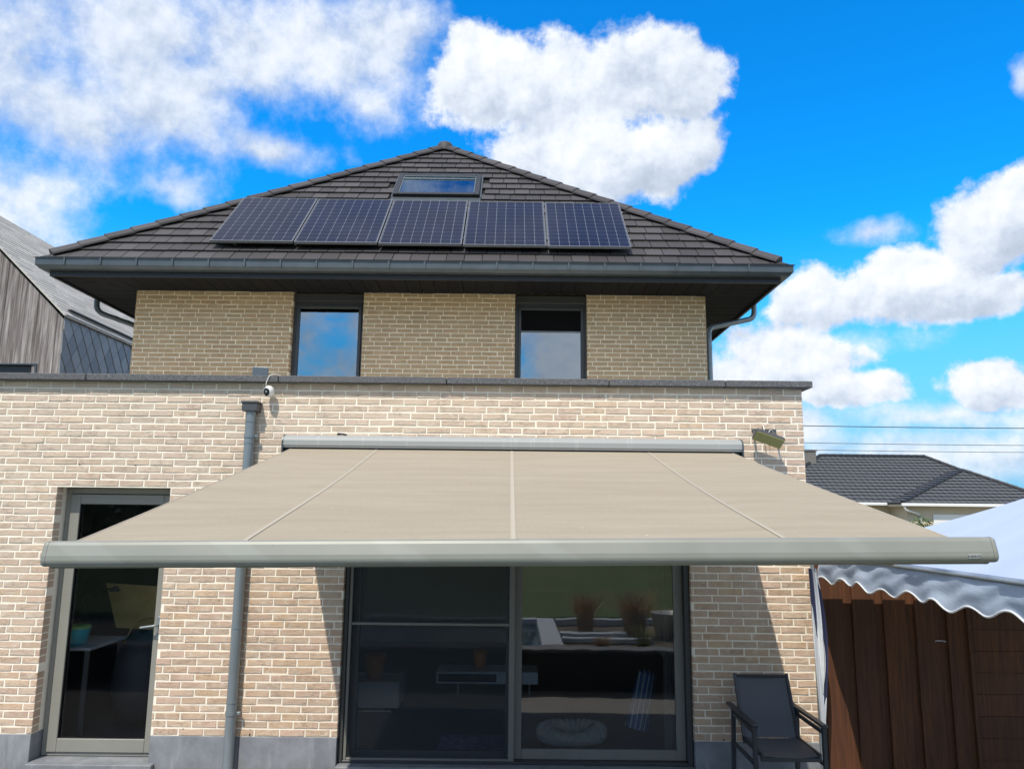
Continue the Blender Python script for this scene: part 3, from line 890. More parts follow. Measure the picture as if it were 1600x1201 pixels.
# upper rain pipes with swan necks
def bend(pts, n=5):
    P_ = [Vector(p) for p in pts]
    out = [P_[0]]
    for i in range(1, len(P_) - 1):
        a, b_, c = P_[i - 1], P_[i], P_[i + 1]
        r = min((a - b_).length, (c - b_).length) * .45
        s, e = b_ + (a - b_).normalized() * r, b_ + (c - b_).normalized() * r
        for k in range(n + 1):
            t = k / n
            out.append(s * (1 - t) ** 2 + b_ * 2 * t * (1 - t) + e * t * t)
    out.append(P_[-1])
    return out
up_ = MB(); up_.tube(bend([(3.70, 4.25, 5.62), (3.70, 4.25, 5.36), (2.905, 3.92, 5.12), (2.895, 3.87, 4.9), (2.895, 3.87, 3.35)]), .04, 12)
up_.tube([(2.895, 3.87, 4.78), (2.895, 3.87, 4.84)], .045, 12)
up_.build('rain_pipe', M['pipe'], house)
up_ = MB(); up_.tube(bend([(-6.38, 4.25, 5.62), (-6.38, 4.25, 5.36), (-5.60, 4.75, 5.12), (-5.59, 4.8, 4.9), (-5.59, 4.8, 3.35)]), .04, 12)
up_.build('rain_pipe', M['zinc'], house)

# ---- lower rain pipe with hopper
lp = MB()
lp.tube([(-2.435, -.06, 0), (-2.435, -.06, 3.16), (-2.435, -.06, 3.31)], .046, 18, caps=False)
for z_ in (.72, 1.35, 3.0, 3.2):
    lp.tube([(-2.435, -.06, z_), (-2.435, -.06, z_ + .012)], .0495, 18)
rp = lp.build('rain_pipe', M['pipe'], house)
hp = MB()
hp.bbox(-2.505, -2.36, -.125, .0, 3.298, 3.37, .006); hp.bbox(-2.512, -2.353, -.132, .0, 3.371, 3.392, .004)
hp.build('hopper', M['dgrey'], rp)
for z_ in (3.055, .62):
    c_ = MB(); c_.tube([(-2.435, -.06, z_), (-2.435, -.06, z_ + .03)], .052, 18); c_.bbox(-2.385, -2.355, -.075, -.045, z_ + .002, z_ + .028, .003); c_.tube([(-2.372, -.06, z_ + .015), (-2.372, 0.01, z_ + .015)], .006, 8)
    c_.build('pipe_clamp', M['pipe'], rp)

# ---- doors and windows
def ring(b, x0, x1, z0, z1, y0, y1, l, r, t, bt, bev=.004, mi=0):
    b.bbox(x0, x0 + l, y0, y1, z0, z1, bev, mi)
    b.bbox(x1 - r, x1, y0, y1, z0, z1, bev, mi)
    b.bbox(x0 + l + .0005, x1 - r - .0005, y0, y1, z1 - t, z1, bev, mi)
    if bt: b.bbox(x0 + l + .0005, x1 - r - .0005, y0, y1, z0, z0 + bt, bev, mi)
dr = MB()
ring(dr, DOOR[0] + .006, DOOR[1] - .001, DOOR[2] + .002, DOOR[3] - .002, .165, .24, .045, .022, .055, .03)
door = dr.build('patio_door', M['frame_grey'], house)
s_ = MB(); dx0, dx1, dz0, dz1 = DOOR[0] + .055, DOOR[1] - .026, DOOR[2] + .036, DOOR[3] - .062
ring(s_, dx0, dx1, dz0, dz1, .150, .225, .09, .088, .09, .115)
s_.build('door_sash', M['frame_grey'], door)
s_ = MB(); ring(s_, dx0 + .086, dx1 - .084, dz0 + .111, dz1 - .086, .158, .2, .008, .008, .008, .008, .001)
s_.build('glazing_seal', M['seal'], door)
gl_ = MB(); gl_.add([(dx0 + .088, .178, dz0 + .112), (dx1 - .086, .178, dz0 + .112), (dx1 - .086, .178, dz1 - .088), (dx0 + .088, .178, dz1 - .088)], [(0, 1, 2, 3)])
gl_.build('glass_pane', M['glass_door'], door)
hd = MB()
hx = dx1 - .042
hd.bbox(hx - .016, hx + .016, .138, .149, 1.22, 1.42, .005)
hd.tube(bend([(hx, .14, 1.345), (hx, .085, 1.345), (hx - .14, .082, 1.325)]), .0105, 12)
hd.build('lever_handle', M['pipe'], door)
sl = MB(); sl.bbox(-4.2, -3.10, -.065, .28, .065, .198, .006); sl.bbox(-4.24, -3.12, -.02, .28, 0, .063, .006)
sl.build('door_sill', M['bluestone'], door)

sd_ = MB()
ring(sd_, SLIDE[0] + .004, SLIDE[1] - .004, SLIDE[2] + .002, SLIDE[3] - .002, .05, .25, .035, .045, .06, .02)
slide = sd_.build('sliding_door', M['frame_dark'], house)
s_ = MB()   # fixed right panel and moving left panel
ring(s_, .045, SLIDE[1] - .05, .224, 2.48, .125, .175, .07, .085, .08, .085); s_.build('fixed_sash', M['frame_slide'], slide)
s_ = MB(); ring(s_, SLIDE[0] + .045, .12, .215, 2.48, .19, .24, .08, .15, .08, .055); s_.build('sliding_sash', M['frame_dark'], slide)
gl_ = MB(); gl_.add([(.113, .15, .30), (SLIDE[1] - .132, .15, .30), (SLIDE[1] - .132, .15, 2.41), (.113, .15, 2.41)], [(0, 1, 2, 3)]); gl_.build('glass_pane', M['glass'], slide)
gl_ = MB(); gl_.add([(SLIDE[0] + .12, .215, .27), (-.02, .215, .27), (-.02, .215, 2.41), (SLIDE[0] + .12, .215, 2.41)], [(0, 1, 2, 3)]); gl_.build('glass_pane', M['glass_back'], slide)
s_ = MB(); ring(s_, SLIDE[0] + .042, .05, .203, 2.48, .07, .105, .028, .052, .05, .034)
s_.bbox(SLIDE[0] + .0705, -.0025, .072, .1, 1.372, 1.396, .003)
isc = s_.build('insect_screen', M['frame_slide'], slide)
s_ = MB(); s_.add([(SLIDE[0] + .07, .088, .234), (0, .088, .234), (0, .088, 2.44), (SLIDE[0] + .07, .088, 2.44)], [(0, 1, 2, 3)]); s_.build('mesh_pane', M['screen'], isc)
sl = MB(); sl.bbox(-1.508, 1.643, -.05, .3, .12, .198, .005); sl.box(-1.5, 1.64, -.0, .28, -.02, .118); sl.build('door_sill', M['bluestone'], slide)

def upper_window(W_, blind):
    b = MB(); x0, x1 = W_[0] + .003, W_[1] - .003
    zt = 5.44
    ring(b, x0, x1, 3.42, zt, YU + .10, YU + .17, .045, .035, .05, .07)
    b.bbox(x0, x1, YU + .07, YU + .15, zt + .001, 5.553, .004)
    f = b.build('window', M['frame_dark'], house)
    b = MB(); ring(b, x0 + .047, x1 - .037, 3.5, zt - .052, YU + .085, YU + .15, .04, .045, .045, .06); b.build('sash', M['frame_dark'], f)
    b = MB(); b.add([(x0 + .085, YU + .12, 3.55), (x1 - .08, YU + .12, 3.55), (x1 - .08, YU + .12, zt - .09), (x0 + .085, YU + .12, zt - .09)], [(0, 1, 2, 3)]); b.build('glass_pane', M['glass_up'], f)
    if blind:
        b = MB(); b.box(x0 + .088, x1 - .083, YU + .098, YU + .10, 5.03, zt - .09); b.build('screen_blind', mat('black_screen_cloth', (.006, .006, .007), .9, spec=.1), f)
        b = MB(); b.bbox(x0 + .088, x1 - .083, YU + .093, YU + .103, 5.018, 5.029, .002); b.build('blind_hem_bar', M['pipe'], f)
upper_window(W1, False)
upper_window(W2, True)

# skylight in the roof plane
TR = Matrix(((U.x, V.x, NR.x, O.x), (U.y, V.y, NR.y, O.y), (U.z, V.z, NR.z, O.z), (0, 0, 0, 1)))
a, c, d, e = SK
k = MB()
k.bbox(a - .02, c + .02, d - .16, d + .01, .008, .04, .004, T=TR)       # lead apron
k.bbox(a - .03, a + .0, d, e + .03, .008, .05, .004, T=TR); k.bbox(c, c + .03, d, e + .03, .008, .05, .004, T=TR)
sky_l = k.build('skylight', M['zinc'], house)
k = MB()
for bx in ((a + .003, a + .085, d + .003, e), (c - .085, c - .003, d + .003, e), (a + .0855, c - .0855, d + .003, d + .075), (a + .0855, c - .0855, e - .1, e)):
    k.bbox(bx[0], bx[1], bx[2], bx[3], .0, .10, .006, T=TR)
k.build('frame', M['fascia'], sky_l)
k = MB()
for bx in ((a + .088, a + .098, d + .08, e - .105), (c - .098, c - .088, d + .08, e - .105), (a + .0985, c - .0985, d + .08, d + .09), (a + .0985, c - .0985, e - .115, e - .105), (a + .1, c - .1, e - .24, e - .225)):
    k.bbox(bx[0], bx[1], bx[2], bx[3], .06, .092, .002, T=TR)
k.build('glazing_bead', M['pipe'], sky_l)
k = MB(); k.add([TR @ Vector(p) for p in ((a + .088, d + .08, .075), (c - .088, d + .08, .075), (c - .088, e - .105, .075), (a + .088, e - .105, .075))], [(0, 1, 2, 3)])
k.build('glass_pane', M['glass_sky'], sky_l)

# ---- rooms behind the panes
rm = MB(); rm.box(-7.4, 2.46, .285, 6.5, .12, .2); rm.build('indoor_floor', M['floor_in'], house)
rm = MB(); rm.box(-7.4, 2.46, 6.5, 6.6, .2, 2.9); rm.box(-7.4, 2.46, .29, 6.5, 2.8, 2.9); rm.box(2.38, 2.46, .29, 6.49, .2, 2.79); rm.box(-2.6, -2.5, .6, 6.49, .2, 2.79)
rm.box(-7.4, -7.3, .29, 6.49, .2, 2.79)
rm.build('indoor_walls', M['plaster'], house)
rm = MB(); rm.box(-5.2, 2.5, 7.0, 7.1, 3.4, 5.5); rm.box(-5.2, 2.5, 4.05, 7, 5.46, 5.5); rm.box(-5.2, 2.5, 4.05, 7, 3.32, 3.4); rm.build('upstairs_room', M['darkroom'], house)  # room surfaces nearly black, the unlit dimness put into their colour

# ------------------------------------------------------------------ solar panels
PW_, PH_ = 1.15, 1.62
def solar():
    r = thing('solar_module', '', 'solar panel', (0, 0, 0), 'solar panels in a row on the tiled roof')
    r['_local'] = 1
    b = MB()
    t_ = .012
    b.bbox(0, PW_, 0, t_, -.035, .004, .001); b.bbox(0, PW_, PH_ - t_, PH_, -.035, .004, .001)
    b.bbox(0, t_, t_, PH_ - t_, -.035, .004, .001); b.bbox(PW_ - t_, PW_, t_, PH_ - t_, -.035, .004, .001)
    b.build('frame', [M['mframe']], r)
    b = MB(); b.box(t_, PW_ - t_, t_, PH_ - t_, -.006, .0); b.build('cell_surface', M['cells'], r)
    b = MB(); b.box(.02, PW_ - .02, .02, PH_ - .02, -.03, -.012); b.build('back_sheet', M['black'], r)
    return r
RX = Matrix(((1, 0, 0), (0, V.y, NR.y), (0, V.z, NR.z))).to_euler()
lab = ['leftmost panel of five on the roof, nearest the left hip', 'second panel from the left, between leftmost and middle panels', 'middle panel of five, below the left part of the skylight', 'second panel from the right, below the skylight right edge', 'rightmost solar panel of the roof row, nearest the right hip']
proto = solar()
for i in range(5):
    if i == 0: r = proto
    else:
        r = proto.copy(); col.objects.link(r)
        for ch in proto.children:
            c2 = ch.copy(); col.objects.link(c2); c2.parent = r
    r['label'] = lab[i]
    r.rotation_euler = RX
    r.location = O + U * (-4.21 + i * 1.172) + V * (.34 - .018 * i) + NR * .15
mr = MB()
for v_ in (.62, 1.62):
    mr.bbox(-4.2, 1.66, v_ - .02, v_ + .02, .075, .112, .003, T=TR)
for u_ in (-3.9, -3.05, -1.88, -.7, .47, 1.4):
    mr.bbox(u_ - .02, u_ + .02, .42, 1.8, .045, .075, .003, T=TR)
tag(mr.build('mounting_rail', M['mframe']), 'grey metal mounting rails under the row of solar panels', 'rail')

# ------------------------------------------------------------------ awning
aw = thing('awning', 'extended beige fabric awning with long grey front bar', 'awning', (0, -1.8, 2.2))
b = MB()
pr = [(0, 3.075), (-.05, 3.085), (-.10, 3.08), (-.14, 3.06), (-.158, 3.03), (-.158, 2.985), (-.15, 2.972), (-.15, 2.966), (-.14, 2.966), (-.14, 2.98), (0, 2.98)]
b.prism(pr, 'x', -2.09, 2.115, 0, False)
b.build('cassette', M['cassette'], aw)
b = MB(); b.prism([(0, 3.077), (-.05, 3.088), (-.10, 3.083), (-.145, 3.062), (-.163, 3.03), (-.163, 2.93), (-.13, 2.90), (0, 2.90)], 'x', -2.104, -2.091)
b.build('cassette_end_plate', M['zinc'], aw)
b = MB(); b.prism([(0, 3.077), (-.05, 3.088), (-.10, 3.083), (-.145, 3.062), (-.163, 3.03), (-.163, 2.93), (-.13, 2.90), (0, 2.90)], 'x', 2.116, 2.129)
b.build('cassette_end_plate', M['zinc'], aw)
b = MB(); b.bbox(-2.085, 2.11, -.11, -.005, 2.93, 2.975, .004); b.tube([(-2.08, -.09, 2.95), (2.1, -.09, 2.95)], .03, 12); b.build('roller_tube', M['dgrey'], aw)
FT = Vector((0, -.115, 2.958)); 
def fab(s, t):
    xl, xr = -2.025 + .05 * t, 2.035 - .035 * t
    x = xl + (xr - xl) * s
    y = -.115 + (-3.66 + .115) * t
    z0 = 2.955; z1 = 2.273 + .0148 * (x - .047)
    sag = -.022 * math.sin(math.pi * t) * (.55 + .45 * math.sin(math.pi * s))
    rip = .0035 * math.sin(9 * s * 2 + 5 * t) * t
    for xs in (-1.215, .015, 1.26):
        rip += -.006 * math.exp(-((x - xs) / .05) ** 2) * math.sin(math.pi * min(1, t + .05))
    return (x, y, z0 + (z1 - z0) * t + sag + rip)
b = MB(); b.grid(fab, 120, 60); o = b.build('fabric', M['awning'], aw)
for xs in (-1.215, .015, 1.26):
    b = MB()
    sc = (xs + 2.0) / 4.03
    for dx in (-.0025, .0025):
        def sf(s, t, dx=dx):
            p = fab(sc + dx + (s - .5) * .0011, t)
            return (p[0], p[1], p[2] + .0035)
        b.grid(sf, 1, 60)
    def sf2(s, t):
        p = fab(sc + (s - .5) * .0042, t); return (p[0], p[1], p[2] + .002)
    b.grid(sf2, 1, 60)
    b.build('seam', M['seam'], aw)
b = MB(); b.tube([fab(0, t / 20) for t in range(21)], .004, 6); b.build('hem', M['seam'], aw)
b = MB(); b.tube([fab(1, t / 20) for t in range(21)], .004, 6); b.build('hem', M['seam'], aw)
# front bar, slightly out of level
TB = Matrix.Translation((.047, 0, 2.264)) @ Matrix.Rotation(-math.atan(.0148), 4, 'Y')
def barsec(s=1.0):
    pts = [(-3.64, .012), (-3.70, .018), (-3.716, .012), (-3.722, .0), (-3.735, -.045)]
    for a_ in range(0, 91, 15):
        pts.append((-3.715 - .022 * math.cos(R(a_)), -.064 - .028 * math.sin(R(a_))))
    pts += [(-3.66, -.096), (-3.655, -.104), (-3.60, -.104), (-3.60, .0)]
    return pts
def pris(b, pts, x0, x1, mi=0):
    n = len(pts)
    vs = [TB @ Vector((x0, *p)) for p in pts] + [TB @ Vector((x1, *p)) for p in pts]
    b.add(vs, [(i, (i + 1) % n, n + (i + 1) % n, n + i) for i in range(n)], mi, False)
    b.add(vs, [tuple(range(n)), tuple(range(2 * n - 1, n - 1, -1))], mi)
b = MB(); pris(b, barsec(), -2.092, 2.085)
fbar = b.build('front_bar', M['bar'], aw)
cy, cz = -3.66, -.05
cen = lambda p, k: (cy + (p[0] - cy) * k, cz + (p[1] - cz) * k)
for sgn, x0 in ((-1, -2.093), (1, 2.086)):
    b = MB()
    for (xa, ka), (xb, kb) in (((0, 1.012), (.012, 1.012)), ((.012, 1.012), (.022, .94))):
        p1 = [cen(p, ka) for p in barsec()]; p2 = [cen(p, kb) for p in barsec()]; n = len(p1)
        vs = [TB @ Vector((x0 + sgn * xa, *p)) for p in p1] + [TB @ Vector((x0 + sgn * xb, *p)) for p in p2]
        b.add(vs, [(i, (i + 1) % n, n + (i + 1) % n, n + i) for i in range(n)])
        b.add(vs, [tuple(range(n)), tuple(range(2 * n - 1, n - 1, -1))])
    b.build('bar_end_cap', M['bar'], fbar)
def text(s_, size, T, m, name, parent, ext=.0008, bold=.0):
    cu = bpy.data.curves.new(name, 'FONT'); cu.body = s_; cu.size = size; cu.align_x = 'CENTER'; cu.align_y = 'CENTER'; cu.extrude = ext; cu.offset = bold
    o_ = bpy.data.objects.new(name, cu); col.objects.link(o_); 
    dg = bpy.context.evaluated_depsgraph_get(); me = bpy.data.meshes.new_from_object(o_.evaluated_get(dg)); bpy.data.objects.remove(o_)
    me.transform(T); me.materials.append(m)
    o_ = bpy.data.objects.new(name, me); col.objects.link(o_)
    if parent: par(o_, parent)
    return o_
b = MB(); 
TP = TB @ Matrix.Translation((2.0, -3.7368, -.066)) 
b.bbox(-.030, .030, -.002, .004, -.0095, .0095, .0015, T=TP); pl_ = b.build('maker_plate', M['cassette'], fbar)
text('HAROL', .0165, TP @ Matrix.Translation((0, -.0025, 0)) @ Matrix.Rotation(R(90), 4, 'X') @ Matrix.Diagonal((1.15, 1, 1, 1)), M['dgrey'], 'maker_lettering', fbar)
for sgn in (-1, 1):
    b = MB()
    b.bar((sgn * 1.6, -.12, 2.90), (sgn * .25, -1.9, 2.50), .045, .06); b.bar((sgn * .25, -1.95, 2.50), (sgn * 1.75, -3.6, 2.2), .04, .05); b.tube([(sgn * .25, -1.92, 2.46), (sgn * .25, -1.92, 2.54)], .04, 12)
    b.build('folding_arm', M['cassette'], aw)
b = MB(); b.tube([(-1.63, .0, 3.105), (-1.60, -.05, 3.10), (-1.56, -.07, 3.095), (-1.54, -.04, 3.09)], .009, 8); b.build('power_cable', M['black'], aw)

# ------------------------------------------------------------------ security camera, charger, floodlight
sc_ = thing('security_camera', 'white egg shaped security camera on the wall under the coping', 'camera', (-2.30, -.02, 3.48))
TC = Matrix.Translation((-2.275, -.085, 3.487)) @ Matrix.Rotation(R(-14), 4, 'Z') @ Matrix.Rotation(R(102), 4, 'X') @ Matrix.Diagonal((1, 1.25, 1, 1))
b = MB(); b.lathe([(0, -.055), (.02, -.053), (.036, -.042), (.043, -.02), (.044, .0), (.040, .02), (.034, .035), (.031, .038)], n=24, T=TC); b.build('housing', M['white_plastic'], sc_)
b = MB(); b.lathe([(.031, .037), (.028, .043), (.015, .046), (0, .046)], n=24, T=TC); b.build('lens_face', M['black'], sc_)
b = MB(); b.lathe([(.007, .0462), (.006, .049), (0, .049)], n=14, T=TC); b.build('lens', M['steel'], sc_)
b = MB(); b.tube([(-2.27, .0, 3.475), (-2.272, -.05, 3.48)], .011, 10); b.lathe([(.028, 0), (.028, .008), (0, .008)], (-2.27, 0, 0), 16, T=Matrix.Translation((0, .002, 3.475)) @ Matrix.Rotation(R(90), 4, 'X') ); b.build('mount', M['white_plastic'], sc_)
b = MB(); b.tube(bend([(-2.30, -.075, 3.52), (-2.305, -.09, 3.56), (-2.28, -.085, 3.64), (-2.235, -.05, 3.66), (-2.20, .0, 3.655)]), .0035, 6); b.build('cable', M['white_plastic'], sc_)
ch_ = thing('solar_charger', 'small tilted solar charging panel standing on the parapet coping', 'solar charger', (-2.42, .1, 3.64))
TS = Matrix.Translation((-2.425, .1, 3.70)) @ Matrix.Rotation(R(3), 4, 'Y') @ Matrix.Rotation(R(14), 4, 'X') @ Matrix.Rotation(R(10), 4, 'Z')
b = MB(); b.bbox(-.074, .074, -.006, .004, -.052, .052, .002, T=TS); b.build('frame', M['pipe'], ch_)
b = MB(); b.box(-.069, .069, -.008, -.0065, -.047, .047, T=TS); b.build('cell_sheet', M['solar_grey'], ch_)
b = MB(); b.bar((-2.425, .11, 3.72), (-2.425, .17, 3.645), .02, .006); b.build('stand', M['dgrey'], ch_)
fl = thing('floodlight', 'tilted floodlight with yellowed diffuser beside the awning', 'floodlight', (2.36, -.05, 3.1))
TF = Matrix.Translation((2.365, -.14, 3.085)) @ Matrix.Rotation(R(19), 4, 'Y') @ Matrix.Rotation(R(-46), 4, 'X') @ Matrix.Diagonal((.93, .93, .93, 1))
b = MB(); b.bbox(-.145, .145, -.062, .062, -.012, .03, .006, T=TF)
for k in range(9): b.bbox(-.13 + k * .03, -.124 + k * .03, -.055, .055, .03, .045, .001, T=TF)
b.build('lamp_body', M['dgrey'], fl)
b = MB(); b.bbox(-.138, .138, -.056, .056, -.0185, -.0125, .002, T=TF); b.build('diffuser', M['led'], fl)
b = MB(); b.bar((2.25, -.13, 3.11), (2.27, .0, 3.19), .02, .006); b.bar((2.48, -.13, 3.05), (2.47, 0, 3.17), .02, .006); b.bbox(2.255, 2.485, -.008, .0, 3.165, 3.19, .002); b.build('bracket', M['dgrey'], fl)
b = MB(); b.tube(bend([(2.34, -.12, 3.12), (2.335, -.11, 3.20), (2.345, -.05, 3.225), (2.36, .0, 3.215)]), .0045, 6); b.tube(bend([(2.385, -.09, 3.13), (2.40, -.06, 3.17), (2.44, -.01, 3.185), (2.47, 0, 3.15)]), .003, 6); b.build('cable', M['white_plastic'], fl)

# ------------------------------------------------------------------ garden chair
ch = thing('garden_chair', 'anthracite garden armchair standing against the brick wall', 'chair', (2.19, -.5, 0))
xl, xr = 1.955, 2.425
b = MB(); b.add([], [])
def slingback(s, t):
    x = (xl + .025) + (xr - xl - .05) * s
    z = .57 + .45 * t; y = -.40 + .22 * t
    return (x, y + .018 * math.sin(math.pi * s), z)
b = MB(); b.grid(slingback, 12, 10); b.grid(lambda s, t: tuple(Vector(slingback(1 - s, t)) + Vector((0, .004, 0))), 12, 10); b.build('backrest', M['textilene'], ch)
def slingseat(s, t):
    x = (xl + .025) + (xr - xl - .05) * s
    return (x, -.40 - .47 * t, .575 - .012 * math.sin(math.pi * s) + .005 * t - .02 * t ** 6)
b = MB(); b.grid(slingseat, 12, 10); b.grid(lambda s, t: tuple(Vector(slingseat(1 - s, t)) + Vector((0, 0, -.004))), 12, 10); b.build('seat', M['textilene'], ch)
b = MB()
for x in (xl, xr):
    b.bar((x + (.01 if x == xl else -.01), -.42, .53), (x + (.01 if x == xl else -.01), -.175, 1.035), .022, .035, (0, 1, 0))
    b.bar((x + (.01 if x == xl else -.01), -.38, .565), (x + (.01 if x == xl else -.01), -.87, .565), .022, .035)
b.bar((xl + .02, -.183, 1.02), (xr - .02, -.183, 1.02), .018, .022); b.bar((xl, -.86, .535), (xr, -.86, .535), .022, .03); b.bar((xl, -.42, .55), (xr, -.42, .55), .022, .03)
b.build('frame', M['chairmetal'], ch)
for sx, x in ((-1, xl - .045), (1, xr + .025)):
    b = MB(); b.bbox(x - .026, x + .026, -.90, -.16, .775, .798, .006); b.build('armrest', M['chairmetal'], ch)
    b = MB(); b.bar((x, -.875, 0), (x, -.875, .774), .034, .034, (0, 1, 0)); b.build('leg', M['chairmetal'], ch)
    b = MB(); b.bar((x, -.24, 0), (x, -.30, .774), .034, .034, (0, 1, 0)); b.build('leg', M['chairmetal'], ch)
    b = MB(); b.bar((x, -.30, .735), (x, -.858, .735), .024, .03); b.bar((x, -.27, .50), (x, -.858, .50), .024, .03); b.build('side_rail', M['chairmetal'], ch)

# ------------------------------------------------------------------ party tent
tn = thing('party_tent', 'pale blue pavilion tent with scalloped valance beside the house', 'tent', (4.28, -1.65, 0))
TX0, TX1, TY0, TY1 = 2.79, 5.79, -3.3, -.07
TPK = Vector((4.24, -1.72, 2.74)); TZ = 2.07
def tri(a, c, n=18, m_=18):
    b = MB()
    a, c = Vector(a), Vector(c)
    def f(s, t):
        e = a + (c - a) * s
        p = e + (TPK - e) * t
        sg = -.05 * math.sin(math.pi * min(1, t * 1.0)) * 1.0 - .02 * math.sin(math.pi * s) * (1 - t)
        wr = .006 * math.sin(23 * s + 4 * t) * (1 - t) + .004 * math.sin(41 * s - 9 * t) * (1 - t)
        return (p.x, p.y, p.z + sg + wr)
    b.grid(f, n, m_)
    return b
cn = [(TX0, TY1, TZ), (TX0, TY0, TZ), (TX1, TY0, TZ), (TX1, TY1, TZ)]
b = MB()
for i in range(4):
    q = tri(cn[i], cn[(i + 1) % 4], 30, 18)
    b.add(q.v, q.f, 0, True)
b.build('canopy', M['canopy'], tn)
def val(a, c, n, ph=0.0):
    a, c = Vector(a), Vector(c); L = (c - a).length; d = (c - a).normalized(); nrm = Vector((d.y, -d.x, 0))
    def zb(s):
        u = s * L / .37 + ph
        return -.225 - .026 * math.cos(2 * math.pi * u) - .012 * math.sin(2 * math.pi * u * .37)
    def off(s, t):
        u = s * L
        return t * (.004 * math.sin(2 * math.pi * u / .37 + 1.3) + .012 * math.sin(2 * math.pi * u / 1.13 + 2.6 * t) + .006 * math.sin(2 * math.pi * u / .53 - 3 * t) + .0015 * math.sin(43 * u + 9 * t))
    b = MB()
    def f(s, t):
        p = a + d * (L * s) + nrm * off(s, t)
        crs = .006 * math.sin(14 * s * L + 11 * t) * math.sin(math.pi * t)
        return (p.x + nrm.x * crs, p.y + nrm.y * crs, TZ - .002 + zb(s) * t)
    b.grid(f, n, 10)
    e = MB(); e.tube([(Vector(f(i / (n * 1.0), 1)) + nrm * .001) for i in range(n + 1)], .007, 6)
    return b, e
M['valance'] = cloth('pale_valance', (.52, .61, .76), .12)
for i in range(4):
    b, e = val(cn[i], cn[(i + 1) % 4], 110, .3)
    vv = b.build('valance', M['valance'], tn); e.build('edge_tape', M['white_cloth'], vv)
for (x, y) in ((TX0 + .03, TY1 - .03), (TX0 + .03, TY0 + .03), (TX1 - .03, TY0 + .03), (TX1 - .03, TY1 - .03)):
    b = MB(); xx = 2.722 if x < 3 else x
    b.tube([(xx, y, -.03), (xx, y, TZ - .02)], .017, 10); b.tube([(xx, y, .74), (xx, y, .75)], .0185, 10); b.build('tent_pole', M['pipe'], tn)
b = MB()
for a_, c_ in ((cn[0], cn[1]), (cn[1], cn[2]), (cn[2], cn[3]), (cn[3], cn[0])):
    b.tube([Vector(a_) + Vector((0, 0, -.03)), Vector(c_) + Vector((0, 0, -.03))], .012, 8)
for c_ in cn: b.tube([Vector(c_) + Vector((0, 0, -.03)), TPK + Vector((0, 0, -.09))], .010, 8)
b.build('roof_frame', M['pipe'], tn)
def drape(s, t):
    # gathered side curtain tied at the corner pole
    z = 1.93 - t * 1.42
    wdt = .055 + .055 * math.sin(math.pi * min(1, t * 1.1))
    x = 2.672 + .04 * t + wdt * s * (1 - .5 * t * t)
    y = -.15 + .03 * math.sin(16 * s + 3 * t) * (1 - .4 * t) - .015 * s
    return (x, y, z)
b = MB(); b.grid(drape, 26, 30, 0); cur = b.build('side_curtain', M['stripe'], tn)
def flap(s, t):
    z = 1.50 - t * .62
    return (2.70 + .055 * s * math.sin(math.pi * min(1, .1 + t * .9)) + .028 * t, -.185 + .012 * math.sin(7 * s + 2 * t), z)
b = MB(); b.grid(flap, 10, 14); b.build('curtain_lining', M['white_cloth'], tn)

# ------------------------------------------------------------------ wooden fence
fe = thing('wooden_fence', 'brown stained vertical board fence under the tent', 'fence', (4.3, .25, 0))
b = MB(); x = 2.90 - .29; k = 0
while x < 4.25:
    wdt = .205
    b.bbox(max(x, 2.752), x + wdt, .20, .222, .04, 2.02 + random.uniform(-.004, .004), .003)
    x += wdt + .085; k += 1
b.build('front_board', M['fence'], fe)
b = MB(); x = 2.90 + .185 - .29
while x < 4.3:
    b.bbox(x, x + .125, .225, .245, .04, 1.99, .003); x += .29
b.build('rear_board', M['fence'], fe)
b = MB(); z = .04
while z < 2.0:
    b.bbox(4.27, 6.6, .20, .23, z, z + .1885, .003); z += .19
b.build('horizontal_plank', M['fence'], fe)
b = MB(); b.bbox(4.275, 6.59, .233, .245, .045, 1.95, .003); b.build('backing_board', M['fence'], fe)
b = MB(); b.bbox(4.235, 4.268, .17, .24, 0, 2.05, .004); b.build('post', M['fence'], fe)
b = MB(); b.tube([(3.93, .19, 1.26), (3.93, .17, 1.27), (3.98, .165, 1.272), (4.02, .17, 1.265)], .006, 8); b.build('latch', M['steel'], fe)

# ------------------------------------------------------------------ things indoors
b = MB(); b.bbox(-1.85, -1.22, 1.8, 2.3, .24, .52, .006); o = b.build('white_cabinet', M['furn_white']); tag(o, 'low white cabinet behind the insect screen', 'cabinet')
b = MB(); b.tube([(-1.78, 1.79, .2), (-1.78, 1.79, .215), (-1.30, 1.79, .215), (-1.3, 1.79, .2)], .008, 6); b.build('wire_foot', M['steel'], o); b = MB(); b.tube([(-1.78, 2.25, .2), (-1.78, 2.25, .215), (-1.30, 2.25, .215), (-1.3, 2.25, .2)], .008, 6); b.build('wire_foot', M['steel'], o)
b = MB(); b.lathe([(0, 0), (.085, 0), (.125, .24), (.13, .25), (.11, .25), (.10, .2), (0, .2)], (-1.53, 2.0, .522), 20); tag(b.build('orange_pot', M['orange']), 'orange plant pot standing on the low white cabinet', 'pot')
b = MB(); b.bbox(-.88, .35, 2.5, 2.95, .36, .50, .006); o = b.build('wall_bench', M['furn_white']); tag(o, 'white open shelf bench deeper in the living room', 'bench')
b = MB(); b.bbox(-.85, -.15, 2.49, 2.5, .385, .475, .001); b.build('compartment_shade', M['darkroom'], o)  # dark slab on the front stands in for shade inside the shelf
b = MB(); b.tube([(-.62, 2.7, .2), (-.62, 2.7, .36)], .012, 8); b.build('bench_leg', M['steel'], o); b = MB(); b.tube([(.25, 2.7, .2), (.25, 2.7, .36)], .012, 8); b.build('bench_leg', M['steel'], o)
